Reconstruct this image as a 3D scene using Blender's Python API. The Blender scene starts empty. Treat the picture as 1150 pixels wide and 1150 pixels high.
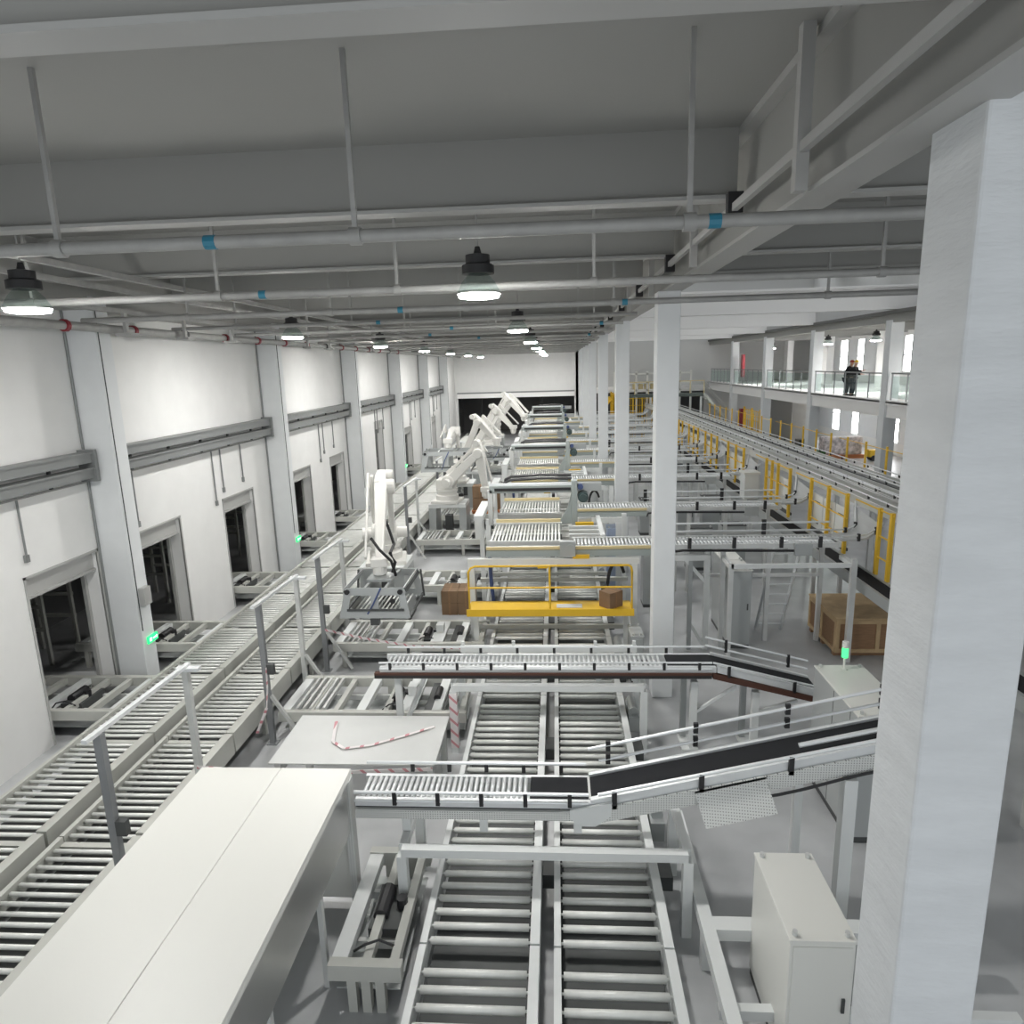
import bpy, math, random
from mathutils import Vector, Matrix
random.seed(7)
C = bpy.context.scene
COL = C.collection
PI = math.pi
ORD = ['first','second','third','fourth','fifth','sixth','seventh','eighth','ninth','tenth','eleventh','twelfth','thirteenth','fourteenth','fifteenth','sixteenth','seventeenth','eighteenth','nineteenth','twentieth']

# ------------------------------------------------------------------ materials
def mat(name, col, rough=.5, metal=0., noise=0., nscale=8., bump=0., bscale=40., emit=None, estr=0., stretch=None):
    m = bpy.data.materials.new(name); m.use_nodes = True
    nt = m.node_tree; b = nt.nodes['Principled BSDF']
    b.inputs['Base Color'].default_value = (*col, 1)
    b.inputs['Roughness'].default_value = rough
    b.inputs['Metallic'].default_value = metal
    if emit:
        b.inputs['Emission Color'].default_value = (*emit, 1); b.inputs['Emission Strength'].default_value = estr
    if noise or bump:
        tc = nt.nodes.new('ShaderNodeTexCoord'); mp = nt.nodes.new('ShaderNodeMapping')
        nt.links.new(tc.outputs['Object'], mp.inputs['Vector'])
        if stretch: mp.inputs['Scale'].default_value = stretch
    if noise:
        n = nt.nodes.new('ShaderNodeTexNoise'); n.inputs['Scale'].default_value = nscale; n.inputs['Detail'].default_value = 5
        r = nt.nodes.new('ShaderNodeMapRange'); r.inputs['From Min'].default_value = .3; r.inputs['From Max'].default_value = .7
        r.inputs['To Min'].default_value = 1-noise; r.inputs['To Max'].default_value = 1+noise
        mx = nt.nodes.new('ShaderNodeMix'); mx.data_type = 'RGBA'; mx.blend_type = 'MULTIPLY'; mx.inputs['Factor'].default_value = 1
        mx.inputs['A'].default_value = (*col, 1)
        nt.links.new(mp.outputs['Vector'], n.inputs['Vector']); nt.links.new(n.outputs['Fac'], r.inputs['Value'])
        nt.links.new(r.outputs['Result'], mx.inputs['B']); nt.links.new(mx.outputs['Result'], b.inputs['Base Color'])
    if bump:
        n2 = nt.nodes.new('ShaderNodeTexNoise'); n2.inputs['Scale'].default_value = bscale; n2.inputs['Detail'].default_value = 4
        bp = nt.nodes.new('ShaderNodeBump'); bp.inputs['Strength'].default_value = bump; bp.inputs['Distance'].default_value = .02
        nt.links.new(mp.outputs['Vector'], n2.inputs['Vector']); nt.links.new(n2.outputs['Fac'], bp.inputs['Height'])
        nt.links.new(bp.outputs['Normal'], b.inputs['Normal'])
    return m
M = {}
M['wall'] = mat('wall_paint', (.78,.78,.77), .8, noise=.02, nscale=2)
M['column'] = mat('column_paint', (.72,.74,.75), .7, noise=.02, nscale=3)
M['plaster'] = mat('rough_plaster', (.64,.66,.675), .75, noise=.05, nscale=1.6, bump=.35, bscale=9, stretch=(1,1,4))
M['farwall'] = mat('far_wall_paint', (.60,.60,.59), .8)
M['floor'] = mat('epoxy_floor', (.46,.47,.48), .35, noise=.18, nscale=.7)
M['ceiling'] = mat('ceiling_paint', (.33,.33,.315), .8)
M['beam'] = mat('beam_paint', (.42,.42,.41), .6)
M['beam_white'] = mat('white_beam_paint', (.88,.87,.86), .7)
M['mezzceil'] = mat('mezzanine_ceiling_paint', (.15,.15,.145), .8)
M['annex'] = mat('annex_shaded_wall', (.16,.16,.16), .9)  # shade of the unlit rooms is put into this dark colour
M['shutter'] = mat('shutter_metal', (.48,.48,.47), .45, .3)
M['tray'] = mat('cable_tray_metal', (.25,.26,.26), .5, .3)
M['pipe'] = mat('pipe_steel', (.36,.36,.35), .6, .2, noise=.08, nscale=5)
M['zinc'] = mat('zinc_steel', (.64,.65,.64), .4, .3, noise=.06, nscale=3)
M['roller'] = mat('roller_steel', (.82,.83,.80), .4, .12, noise=.08, nscale=4)
M['alu'] = mat('aluminium', (.78,.80,.81), .38, .3)
M['frame'] = mat('frame_paint', (.52,.525,.49), .5, noise=.03, nscale=3)
M['framew'] = mat('light_frame_paint', (.73,.75,.745), .45)
M['post'] = mat('post_profile', (.27,.28,.29), .45, .4)
M['white'] = mat('cabinet_paint', (.78,.78,.74), .4)
M['cabgrey'] = mat('cabinet_grey_paint', (.44,.46,.46), .35, .15)
M['blue'] = mat('cabinet_blue_paint', (.36,.43,.57), .4)
M['lid'] = mat('lid_sheet', (.62,.63,.62), .4, noise=.03, nscale=2)
M['steel'] = mat('brushed_steel', (.62,.62,.61), .28, .9, bump=.3, bscale=3)
M['black'] = mat('black_plastic', (.02,.02,.022), .5)
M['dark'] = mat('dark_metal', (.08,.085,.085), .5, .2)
M['belt'] = mat('black_belt', (.010,.011,.014), .9, noise=.1, nscale=6)
M['beltgrey'] = mat('grey_belt', (.50,.51,.51), .6)
M['yellow'] = mat('yellow_paint', (.80,.50,.03), .45)
M['chain'] = mat('yellow_chain_guide', (.66,.55,.30), .5)
M['carton'] = mat('cardboard', (.235,.15,.088), .85, noise=.08, nscale=3)
M['wood'] = mat('plywood', (.28,.165,.09), .8, noise=.12, nscale=4, stretch=(1,6,6))
M['batten'] = mat('pine_batten', (.50,.36,.205), .8, noise=.1, nscale=5)
M['pallet'] = mat('orange_pallet', (.55,.22,.10), .7)
M['robot'] = mat('robot_cream_paint', (.78,.77,.735), .4)
M['gantry'] = mat('grey_green_paint', (.36,.40,.39), .45)
M['gripper'] = mat('gripper_plate', (.42,.44,.44), .4, .3)
M['motor'] = mat('motor_paint', (.05,.08,.08), .5)
M['bluehose'] = mat('blue_hose', (.06,.09,.22), .5)
M['brown'] = mat('brown_strip', (.09,.035,.022), .6)
M['red'] = mat('red_paint', (.24,.02,.03), .5)
M['bluetape'] = mat('blue_tape', (.03,.20,.30), .5)
M['lamp'] = mat('lamp_lens', (1,1,1), .5, emit=(1,.985,.95), estr=275)
M['exit'] = mat('exit_green', (.02,.5,.15), .5, emit=(.02,.8,.2), estr=1.2)
M['exitw'] = mat('exit_white', (.8,1,.85), .5, emit=(.7,1,.8), estr=1.5)
M['beacon'] = mat('beacon_green', (.05,.5,.15), .3, emit=(.08,.9,.28), estr=1.0)
M['cloth'] = mat('black_jacket', (.012,.012,.015), .9)
M['trouser'] = mat('dark_trousers', (.035,.045,.06), .9)
M['skin'] = mat('skin', (.55,.34,.25), .6)
M['redhat'] = mat('red_helmet', (.35,.05,.04), .4)
M['yellowhat'] = mat('yellow_helmet', (.85,.55,.02), .4)
M['skylight'] = mat('window_light', (1,1,1), .5, emit=(1,1,1), estr=6)
M['goods'] = mat('wrapped_goods', (.62,.57,.58), .6, noise=.5, nscale=5)
M['deckgreen'] = mat('deck_green_grey', (.09,.11,.10), .6)
M['green'] = mat('green_plastic', (.05,.14,.04), .6)
def glass():
    m = bpy.data.materials.new('balustrade_glass'); m.use_nodes = True
    nt = m.node_tree; nt.nodes.clear()
    o = nt.nodes.new('ShaderNodeOutputMaterial'); t = nt.nodes.new('ShaderNodeBsdfTransparent'); g = nt.nodes.new('ShaderNodeBsdfGlossy'); x = nt.nodes.new('ShaderNodeMixShader')
    t.inputs['Color'].default_value = (.84,.90,.885,1); g.inputs['Roughness'].default_value = .05; x.inputs[0].default_value = .06
    nt.links.new(t.outputs[0], x.inputs[1]); nt.links.new(g.outputs[0], x.inputs[2]); nt.links.new(x.outputs[0], o.inputs[0])
    return m
M['glass'] = glass()
def tape_mat():       # white barrier tape with red blocks of print along it
    m = bpy.data.materials.new('barrier_tape'); m.use_nodes = True
    nt = m.node_tree; b = nt.nodes['Principled BSDF']
    tc = nt.nodes.new('ShaderNodeTexCoord'); sx = nt.nodes.new('ShaderNodeSeparateXYZ'); ad = nt.nodes.new('ShaderNodeMath'); md = nt.nodes.new('ShaderNodeMath'); cp = nt.nodes.new('ShaderNodeMath'); mx = nt.nodes.new('ShaderNodeMix')
    mx.data_type = 'RGBA'; ad.operation = 'ADD'; md.operation = 'FRACT'; cp.operation = 'LESS_THAN'; cp.inputs[1].default_value = .27
    ml = nt.nodes.new('ShaderNodeMath'); ml.operation = 'MULTIPLY'; ml.inputs[1].default_value = 4.5
    nt.links.new(tc.outputs['Object'], sx.inputs[0]); nt.links.new(sx.outputs['X'], ad.inputs[0]); nt.links.new(sx.outputs['Z'], ad.inputs[1])
    nt.links.new(ad.outputs[0], ml.inputs[0]); nt.links.new(ml.outputs[0], md.inputs[0]); nt.links.new(md.outputs[0], cp.inputs[0]); nt.links.new(cp.outputs[0], mx.inputs['Factor'])
    mx.inputs['A'].default_value = (.8,.76,.76,1); mx.inputs['B'].default_value = (.60,.26,.29,1)
    nt.links.new(mx.outputs['Result'], b.inputs['Base Color'])
    return m
M['tape'] = tape_mat()
def perf_mat():
    m = bpy.data.materials.new('perforated_sheet'); m.use_nodes = True
    nt = m.node_tree; b = nt.nodes['Principled BSDF']; b.inputs['Roughness'].default_value = .4
    tc = nt.nodes.new('ShaderNodeTexCoord'); v = nt.nodes.new('ShaderNodeTexVoronoi'); v.inputs['Scale'].default_value = 24; v.inputs['Randomness'].default_value = 0
    cp = nt.nodes.new('ShaderNodeMath'); cp.operation = 'LESS_THAN'; cp.inputs[1].default_value = .2
    mx = nt.nodes.new('ShaderNodeMix'); mx.data_type = 'RGBA'; mx.inputs['A'].default_value = (.70,.71,.69,1); mx.inputs['B'].default_value = (.15,.15,.15,1)
    v.voronoi_dimensions = '2D'; v.inputs['Scale'].default_value = 32
    sx = nt.nodes.new('ShaderNodeSeparateXYZ'); cx = nt.nodes.new('ShaderNodeCombineXYZ'); nt.links.new(tc.outputs['Object'], sx.inputs[0]); nt.links.new(sx.outputs['X'], cx.inputs['X']); nt.links.new(sx.outputs['Z'], cx.inputs['Y'])
    nt.links.new(cx.outputs[0], v.inputs['Vector']); nt.links.new(v.outputs['Distance'], cp.inputs[0]); nt.links.new(cp.outputs[0], mx.inputs['Factor']); nt.links.new(mx.outputs['Result'], b.inputs['Base Color'])
    return m
M['perf'] = perf_mat()

# ------------------------------------------------------------------ mesh helpers
class MB:
    def __init__(s): s.v = []; s.f = []
    def _add(s, vs, fs):
        n = len(s.v); s.v += [tuple(v) for v in vs]; s.f += [tuple(i+n for i in f) for f in fs]; return s
    def box(s, x0, x1, y0, y1, z0, z1):
        return s._add([(x0,y0,z0),(x1,y0,z0),(x1,y1,z0),(x0,y1,z0),(x0,y0,z1),(x1,y0,z1),(x1,y1,z1),(x0,y1,z1)],
                      [(0,3,2,1),(4,5,6,7),(0,1,5,4),(1,2,6,5),(2,3,7,6),(3,0,4,7)])
    def obox(s, c, size, ang=0., axis='Z'):
        R = Matrix.Rotation(ang, 3, axis); c = Vector(c); hx, hy, hz = (q/2 for q in size)
        vs = [c + R @ Vector((a*hx, b*hy, d*hz)) for d in (-1,1) for a, b in ((-1,-1),(1,-1),(1,1),(-1,1))]
        return s._add(vs, [(0,3,2,1),(4,5,6,7),(0,1,5,4),(1,2,6,5),(2,3,7,6),(3,0,4,7)])
    def bar(s, p0, p1, w, h, w1=None, h1=None, side=None):
        p0, p1 = Vector(p0), Vector(p1); d = (p1-p0).normalized(); w1 = w if w1 is None else w1; h1 = h if h1 is None else h1
        if side is None:
            side = d.cross(Vector((0,0,1)))
            if side.length < 1e-3: side = Vector((1,0,0))
        side = Vector(side).normalized(); up = side.cross(d).normalized()
        vs = []
        for p, a, b in ((p0,w,h),(p1,w1,h1)):
            vs += [p - side*a/2 - up*b/2, p + side*a/2 - up*b/2, p + side*a/2 + up*b/2, p - side*a/2 + up*b/2]
        return s._add(vs, [(0,1,2,3),(7,6,5,4),(0,4,5,1),(1,5,6,2),(2,6,7,3),(3,7,4,0)])
    def cyl(s, p0, p1, r, n=12, r1=None):
        p0, p1 = Vector(p0), Vector(p1); d = (p1-p0).normalized(); r1 = r if r1 is None else r1
        a = d.cross(Vector((0,0,1)));
        if a.length < 1e-3: a = Vector((1,0,0))
        a.normalize(); b = d.cross(a)
        vs = []
        for p, q in ((p0,r),(p1,r1)):
            vs += [p + a*q*math.cos(2*PI*i/n) + b*q*math.sin(2*PI*i/n) for i in range(n)]
        fs = [(i, (i+1)%n, (i+1)%n+n, i+n) for i in range(n)] + [tuple(range(n-1,-1,-1)), tuple(range(n,2*n))]
        return s._add(vs, fs)
    def tube(s, pts, r, n=8):
        pts = [Vector(p) for p in pts]; rings = []
        for i, p in enumerate(pts):
            d = (pts[min(i+1,len(pts)-1)] - pts[max(i-1,0)]).normalized()
            a = d.cross(Vector((0,0,1)))
            if a.length < 1e-3: a = Vector((1,0,0))
            a.normalize(); b = d.cross(a)
            rings.append([p + a*r*math.cos(2*PI*k/n) + b*r*math.sin(2*PI*k/n) for k in range(n)])
        vs = [v for q in rings for v in q]; fs = []
        for i in range(len(pts)-1):
            fs += [(i*n+k, i*n+(k+1)%n, (i+1)*n+(k+1)%n, (i+1)*n+k) for k in range(n)]
        fs += [tuple(range(n-1,-1,-1)), tuple(range((len(pts)-1)*n, len(pts)*n))]
        return s._add(vs, fs)
    def lathe(s, prof, loc, n=20):
        x, y, z = loc; vs = []; fs = []
        for r, h in prof:
            vs += [(x+r*math.cos(2*PI*k/n), y+r*math.sin(2*PI*k/n), z+h) for k in range(n)]
        for i in range(len(prof)-1):
            fs += [(i*n+k, i*n+(k+1)%n, (i+1)*n+(k+1)%n, (i+1)*n+k) for k in range(n)]
        fs += [tuple(range(n-1,-1,-1)), tuple(range((len(prof)-1)*n, len(prof)*n))]
        return s._add(vs, fs)
    def prism(s, poly, v):        # poly: list of 3d points, extruded by vector v
        n = len(poly); v = Vector(v); vs = [Vector(p) for p in poly] + [Vector(p)+v for p in poly]
        return s._add(vs, [tuple(range(n-1,-1,-1)), tuple(range(n,2*n))] + [(i,(i+1)%n,(i+1)%n+n,i+n) for i in range(n)])
    def mesh(s, name):
        m = bpy.data.meshes.new(name); m.from_pydata(s.v, [], s.f)
        import bmesh
        b = bmesh.new(); b.from_mesh(m); bmesh.ops.recalc_face_normals(b, faces=b.faces); b.to_mesh(m); b.free()
        return m
    def build(s, name, m, parent=None, bev=0., smooth=False, label=None, kind=None, sub=0):
        me = s.mesh(name); me.materials.append(M[m] if isinstance(m, str) else m)
        if smooth:
            for p in me.polygons: p.use_smooth = True
            me.set_sharp_from_angle(angle=math.radians(40))
        o = bpy.data.objects.new(name, me); COL.objects.link(o)
        if parent:
            o.parent = parent; o.matrix_parent_inverse = WM[parent].inverted()
        WM[o] = Matrix.Identity(4)
        if bev:
            b = o.modifiers.new('bevel', 'BEVEL'); b.width = bev; b.segments = 2; b.limit_method = 'ANGLE'
        if sub:
            b = o.modifiers.new('sub', 'SUBSURF'); b.levels = b.render_levels = sub
        if label: o['label'] = label
        if kind: o['kind'] = kind
        return o
WM = {}
def thing(name, label, cat, loc=(0,0,0), group=None, kind=None):
    o = bpy.data.objects.new(name, None); COL.objects.link(o); o.location = loc; o.empty_display_size = .2
    WM[o] = Matrix.Translation(loc); o['label'] = label; o['category'] = cat
    if group: o['group'] = group
    if kind: o['kind'] = kind
    return o
def tag(o, label, cat, group=None, kind=None):
    o['label'] = label; o['category'] = cat
    if group: o['group'] = group
    if kind: o['kind'] = kind
    return o
def struct(name, mb, m, label, cat, **k):
    return tag(mb.build(name, m, **k), label, cat, kind='structure')
def dup(root, loc, label, rotz=None, group=None):
    r = root.copy(); COL.objects.link(r); r.location = loc; r['label'] = label
    if rotz is not None: r.rotation_euler.z = rotz
    if group: r['group'] = group
    for ch in root.children:
        c = ch.copy(); COL.objects.link(c); c.parent = r; c.matrix_parent_inverse = ch.matrix_parent_inverse.copy()
        for g in ch.children:
            d = g.copy(); COL.objects.link(d); d.parent = c; d.matrix_parent_inverse = g.matrix_parent_inverse.copy()
    return r
RM = {}
def roller_mesh(L, r, axis, m):
    k = (round(L,3), r, axis, m)
    if k not in RM:
        a = Vector((1,0,0)) if axis == 'X' else Vector((0,1,0))
        mb = MB().cyl(-a*L/2, a*L/2, r, 10).cyl(-a*(L/2+.03), a*(L/2+.03), r*.35, 6)
        me = mb.mesh('roller'); me.materials.append(M[m])
        for p in me.polygons: p.use_smooth = len(p.vertices) == 4
        RM[k] = me
    return RM[k]
def rollers(root, pts, L, r, axis, m='roller', limit=100):
    """the first `limit` rollers are parts of their own, the rest one stuff part"""
    me = roller_mesh(L, r, axis, m); base = WM[root].translation
    for p in pts[:limit]:
        o = bpy.data.objects.new('roller', me); COL.objects.link(o); o.parent = root; o.location = Vector(p) - base
    if len(pts) > limit:
        mb = MB(); a = Vector((1,0,0)) if axis == 'X' else Vector((0,1,0))
        for p in pts[limit:]: mb.cyl(Vector(p)-a*L/2, Vector(p)+a*L/2, r, 8)
        mb.build('rollers', m, root, smooth=True, kind='stuff')
def frange(a, b, s):
    n = int((b-a)/s+1e-6); return [a+i*s for i in range(n+1)]

# ------------------------------------------------------------------ camera
cam = bpy.data.cameras.new('camera'); co = bpy.data.objects.new('camera', cam); COL.objects.link(co)
f_, p_, y_, r_ = 762.81487, 0.211339178, -0.0681931126, -0.0290217288
cy, sy = math.cos(y_), math.sin(y_)
fw = Vector((sy*math.cos(p_), cy*math.cos(p_), -math.sin(p_))); r0 = Vector((cy,-sy,0)); u0 = r0.cross(fw)
rt = math.cos(r_)*r0 + math.sin(r_)*u0; up = -math.sin(r_)*r0 + math.cos(r_)*u0
mw = Matrix(((rt.x,up.x,-fw.x,0),(rt.y,up.y,-fw.y,0),(rt.z,up.z,-fw.z,7.0),(0,0,0,1)))
co.matrix_world = mw; cam.sensor_width = 36; cam.lens = f_/1150*36; cam.clip_start = .05; cam.clip_end = 300
C.camera = co

# ------------------------------------------------------------------ the building
XW = -9.9; YB = 67.5
struct('floor', MB().box(-15,30,-4,82,-.2,0), 'floor', 'pale grey glossy epoxy floor of the whole hall', 'floor')
doors = [(11.5,13.5,3.37),(14.8,16.8,3.37),(19.2,21.2,3.35),(24.7,26.5,3.32),(29.0,30.9,3.3),(36.7,38.4,4.2),(44.0,46.2,3.2),(54.0,55.6,3.2),(61.4,62.8,3.2)]
mb = MB(); y = -4
for a, b, t in doors:
    mb.box(XW-.4, XW, y, a, 0, 9.5); mb.box(XW-.4, XW, a, b, t, 9.5); y = b
mb.box(XW-.4, XW, y, YB+.4, 0, 9.5)
struct('wall_left', mb, 'wall', 'long white left wall pierced by a row of doorways', 'wall')
for i, (a, b, t) in enumerate(doors):
    d = MB().box(XW-.34, XW-.1, a+.01, b-.01, t-.36, t-.01).box(XW-.36, XW-.06, a+.01, b-.01, t-.42, t-.36)
    for q in (a+.01, b-.09): d.box(XW-.38, XW-.3, q, q+.08, 0, t-.4)
    o = struct('door_%d' % (i+1), d, 'shutter', 'rolled-up grey shutter in the %s doorway of the left wall' % ORD[i], 'door')
    MB().box(XW-.02, XW+.02, a-.05, a, 0, t+.05).box(XW-.02, XW+.02, b, b+.05, 0, t+.05).box(XW-.02, XW+.02, a-.05, b+.05, t, t+.05).build('door_frame', 'beam', o)
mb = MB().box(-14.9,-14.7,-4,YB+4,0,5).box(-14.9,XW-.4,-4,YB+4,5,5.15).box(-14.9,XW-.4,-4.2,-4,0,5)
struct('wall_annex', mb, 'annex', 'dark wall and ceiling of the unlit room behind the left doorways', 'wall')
wallcols = [13.6+9*i for i in range(6)]
for i, y in enumerate(wallcols):
    o = struct('wall_column', MB().box(XW, -9.23, y, y+.46, 0, 8.6), 'column', ('white wall column on the left wall, %s from the camera' % ORD[i]), 'column', bev=.012)
    MB().cyl((XW+.03,y-.03,0),(XW+.03,y-.03,8.4),.028,8).build('corner_conduit', 'tray', o)
    MB().cyl((-9.2,y+.02,1.5),(-9.2,y+.02,8.4),.012,6).build('edge_cable', 'dark', o)
# far wall with the wide opening, and its right half
mb = MB().box(XW,-9.65,YB,YB+.4,0,9.5).box(-9.65,1.83,YB,YB+.4,4.2,9.5).box(1.83,2.5,YB,YB+.4,0,9.5)
struct('wall_far', mb, 'wall', 'white far end wall above the dark openings', 'wall')
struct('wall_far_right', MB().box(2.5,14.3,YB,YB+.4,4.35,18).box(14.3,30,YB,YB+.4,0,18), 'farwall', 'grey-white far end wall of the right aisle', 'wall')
struct('trim_1', MB().box(-9.65,1.83,YB-.3,YB,4.02,4.45), 'beam_white', 'white lintel beam over the dark opening in the far wall', 'beam')
struct('trim_2', MB().box(-9.65,1.83,YB-.32,YB,4.45,4.58), 'tray', 'grey strip on top of the lintel in the far wall', 'trim')
struct('trim_3', MB().box(2.5,14.3,YB-.35,YB,4.2,4.75), 'beam_white', 'white lintel beam of the far wall right of the columns', 'beam')
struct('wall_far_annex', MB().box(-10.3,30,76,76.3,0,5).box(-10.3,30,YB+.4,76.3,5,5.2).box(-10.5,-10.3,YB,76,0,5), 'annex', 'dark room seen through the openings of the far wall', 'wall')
for k, (a, b) in enumerate(((-7.9,-7.75),(-1.5,-1.35))):
    struct('annex_post', MB().box(a,b,72,72.2,0,5), 'dark', ('dark post inside the far dark opening, left one','dark post inside the far dark opening, right one')[k], 'post')
# ceiling: low deck left, low deck near right, mezzanine deck, high roof on the right
struct('ceiling', MB().box(-10.3,2.2,-4,YB,9.5,9.7).box(2.2,30,-4,14.6,9.5,9.7), 'ceiling', 'dark grey ceiling deck above the conveyors', 'ceiling')
mb = MB(); mb.box(2.2,30,14.6,14.8,9.4,15).box(2.0,2.2,14.6,YB,9.6,15)
struct('wall_clerestory', mb, 'wall', 'white upper wall between the low and the high roof', 'wall')
mb = MB()
for k in range(7): mb.box(2.2,30,14.8+9*k-2.7,14.8+9*k+2.7,15,15.2)
mb.box(28,30,14.8,YB,15,15.2)
struct('ceiling_high', mb, 'wall', 'white high roof with open skylights above the right aisle', 'ceiling')
struct('wall_right', MB().box(24,24.4,-4,29.2,0,15).box(24,24.4,29.2,YB,0,.9).box(24,24.4,29.2,YB,3.9,5.9).box(24,24.4,29.2,YB,8.3,15), 'wall', 'white outer wall beyond the mezzanine', 'wall')
def winwall(z0, z1, gaps):
    m = MB(); y = 29.2
    for a, b in gaps: m.box(24,24.4,y,a,z0,z1); y = b
    m.box(24,24.4,y,YB,z0,z1); return m
lo = [(44,45.2),(49.4,50.8),(51.2,52.6),(55.9,57.1),(59.6,61)]
hi = [(44,45),(48.6,49.6),(50.3,51.3),(55.9,57),(58.9,60.3)]
struct('wall_outer_lower', winwall(.9,3.9,lo), 'column', 'grey outer wall band with windows under the mezzanine', 'wall')
struct('wall_outer_upper', winwall(5.9,8.3,hi), 'column', 'grey outer wall band with windows above the mezzanine floor', 'wall')
n = 0
for z0, z1, gaps, nm in ((.9,3.9,lo,'lower'),(5.9,8.3,hi,'upper')):
    for a, b in gaps:
        n += 1
        w = struct('window_%d' % n, MB().box(24.15,24.2,a,b,z0,z1), 'skylight', 'bright tall window in the %s outer wall, number %s' % (nm, ORD[(n-1)%5]) if 0 else 'bright %s window, %s from the near end of the outer wall' % (nm, ORD[(n-1) % 5]), 'window')
        MB().box(23.97,24.0,a-.06,a,z0,z1).box(23.97,24.0,b,b+.06,z0,z1).box(23.97,24.0,a,b,z0+(z1-z0)*.45,z0+(z1-z0)*.45+.06).build('window_frame', 'tray', w)
# main beams along the hall and the joists across
mbm = struct('main_beam', MB().box(2.06,2.41,-3,YB,8.3,8.34).box(2.06,2.41,-3,YB,9.42,9.5), 'beam', 'deep grey steel beam running over the white columns', 'beam')
MB().box(2.2,2.27,-3,YB,8.34,9.42).build('web', 'ceiling', mbm)  # darker ceiling colour puts the shade of the unlit web into the paint
struct('edge_beam', MB().box(XW,-9.3,-3,YB,8.35,9.5), 'ceiling', 'grey edge beam along the top of the left wall', 'beam')
k = 0
for y in [3.9,8.35]+frange(12.5, 66, 4.28):
    m = MB().box(-9.3,2.06,y-.13,y+.13,8.75,8.79)
    o = struct('ceiling_joist', m, 'beam', '%s grey ceiling joist across the left aisle from the camera' % ORD[k], 'joist'); k += 1
    MB().box(-9.3,2.06,y-.02,y+.02,8.79,9.5).build('web', 'ceiling', o)  # web coloured darker than its flange to stand for shade
for k, y in enumerate((3.9, 8.35, 12.45)):
    m = MB().box(2.41,14.5,y-.13,y+.13,8.75,8.79)
    o = struct('ceiling_joist', m, 'beam', '%s grey ceiling joist right of the main beam' % ORD[k], 'joist')
    MB().box(2.41,14.5,y-.02,y+.02,8.79,9.5).build('web', 'ceiling', o)  # same darker web, shade put into the colour
struct('deck_edge_beam', MB().box(2.41,14.5,14.3,14.46,8.66,8.72).box(2.41,14.5,14.36,14.42,8.72,9.5), 'ceiling', 'grey edge beam where the low ceiling right of the main beam ends', 'beam')
# the row of white columns
for i in range(7):
    y = 13.5 + 9*i
    struct('hall_column', MB().box(1.95,2.38,y,y+.45,0,8.3), 'column', '%s square white column of the middle row' % ORD[i], 'column', bev=.015)
bc = struct('near_column', MB().box(2.3,2.86,4.1,4.67,0,9.5), 'plaster', 'huge rough-plastered white column at the right edge', 'column', bev=.02)
# right aisle: white cross beams, mezzanine
ys = [31.5,40.5,49.5,58.5]
for i, y in enumerate(ys):
    z0 = (8.95,8.8,8.75,8.75)[i]
    struct('cross_beam', MB().box(2.41,(14.6 if i else 24),y,y+.45,z0,z0+.98).box(2.41,(14.6 if i else 24),y-.12,y+.5,z0+.9,z0+1.0), 'beam_white', '%s deep white beam across the right aisle' % ORD[i], 'beam')
for k, y in enumerate((22,26)):
    struct('roof_truss', MB().bar((2.3,y,11.6),(24,y,13.6),.14,.2).bar((2.3,y,10.6),(24,y,12.2),.1,.14).bar((8,y,11.1),(9,y,12.2),.08,.1).bar((14,y,11.7),(13,y,12.6),.08,.1), 'beam_white', ('nearer','farther')[k]+' slanted white roof truss under the skylights', 'truss')
for i, y in enumerate([31.5,40.5,49.5,58.5,22.5]):
    struct('mezzanine_column', MB().box(14.6,15.15,y,y+.55,0,8.5), 'column', 'white mezzanine column, %s' % ('first from the big near column','second from the big near column','third from the big near column','fourth from the big near column','hidden behind the near column')[i], 'column', bev=.012)
struct('mezzanine_floor', MB().box(14.62,24,16,YB,4.86,5.0).box(14.7,15.0,16,YB,4.3,4.86).box(14.62,14.75,16,YB,4.93,5.06), 'beam_white', 'white mezzanine floor slab and edge beam', 'floor')
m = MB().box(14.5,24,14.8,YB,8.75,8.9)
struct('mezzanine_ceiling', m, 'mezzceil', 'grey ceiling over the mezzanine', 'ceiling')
m = MB().box(14.65,14.95,14.8,YB,8.4,8.75)
for y in frange(27, 66, 4.5): m.box(14.95,24,y-.1,y+.1,8.5,8.75)
struct('mezzanine_joists', m, 'ceiling', 'grey joists under the mezzanine ceiling', 'joist')
for i, y in enumerate([36,45,54,63]):
    struct('mezzanine_pilaster', MB().box(20.5,21.0,y,y+.9,5.0,8.75), 'wall', '%s white inner pillar standing on the mezzanine' % ORD[i], 'pillar')
for i, (y0, y1) in enumerate([(58.1,64),(54.8,58)]):
    struct('mezzanine_partition', MB().box(19.5,19.7,y0,y1,0,4.3), ('beam','wall')[i], '%s partition wall under the mezzanine' % ORD[i], 'wall')

# glass balustrade, one thing per bay
for i, (a, b) in enumerate([(23.2,31.4),(32.15,40.4),(41.15,49.4),(50.15,58.4),(59.15,66.8)]):
    t = thing('glass_balustrade', 'glass balustrade with steel posts on the mezzanine, %s bay from the near end' % ORD[i], 'railing', (14.75,a,5), 'mezzanine balustrades')
    MB().cyl((14.75,a,6.22),(14.75,b,6.22),.035,8).build('handrail', 'tray', t)
    n = 6
    for j in range(n+1):
        y = a + .08 + (b-a-.16)*j/n
        MB().box(14.72,14.77,y-.02,y+.02,5.0,6.2).build('post', 'post', t)
        if j < n: MB().box(14.74,14.755,y+.06,y+(b-a-.16)/n-.06,5.15,6.1).build('glass_panel', 'glass', t)

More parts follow.
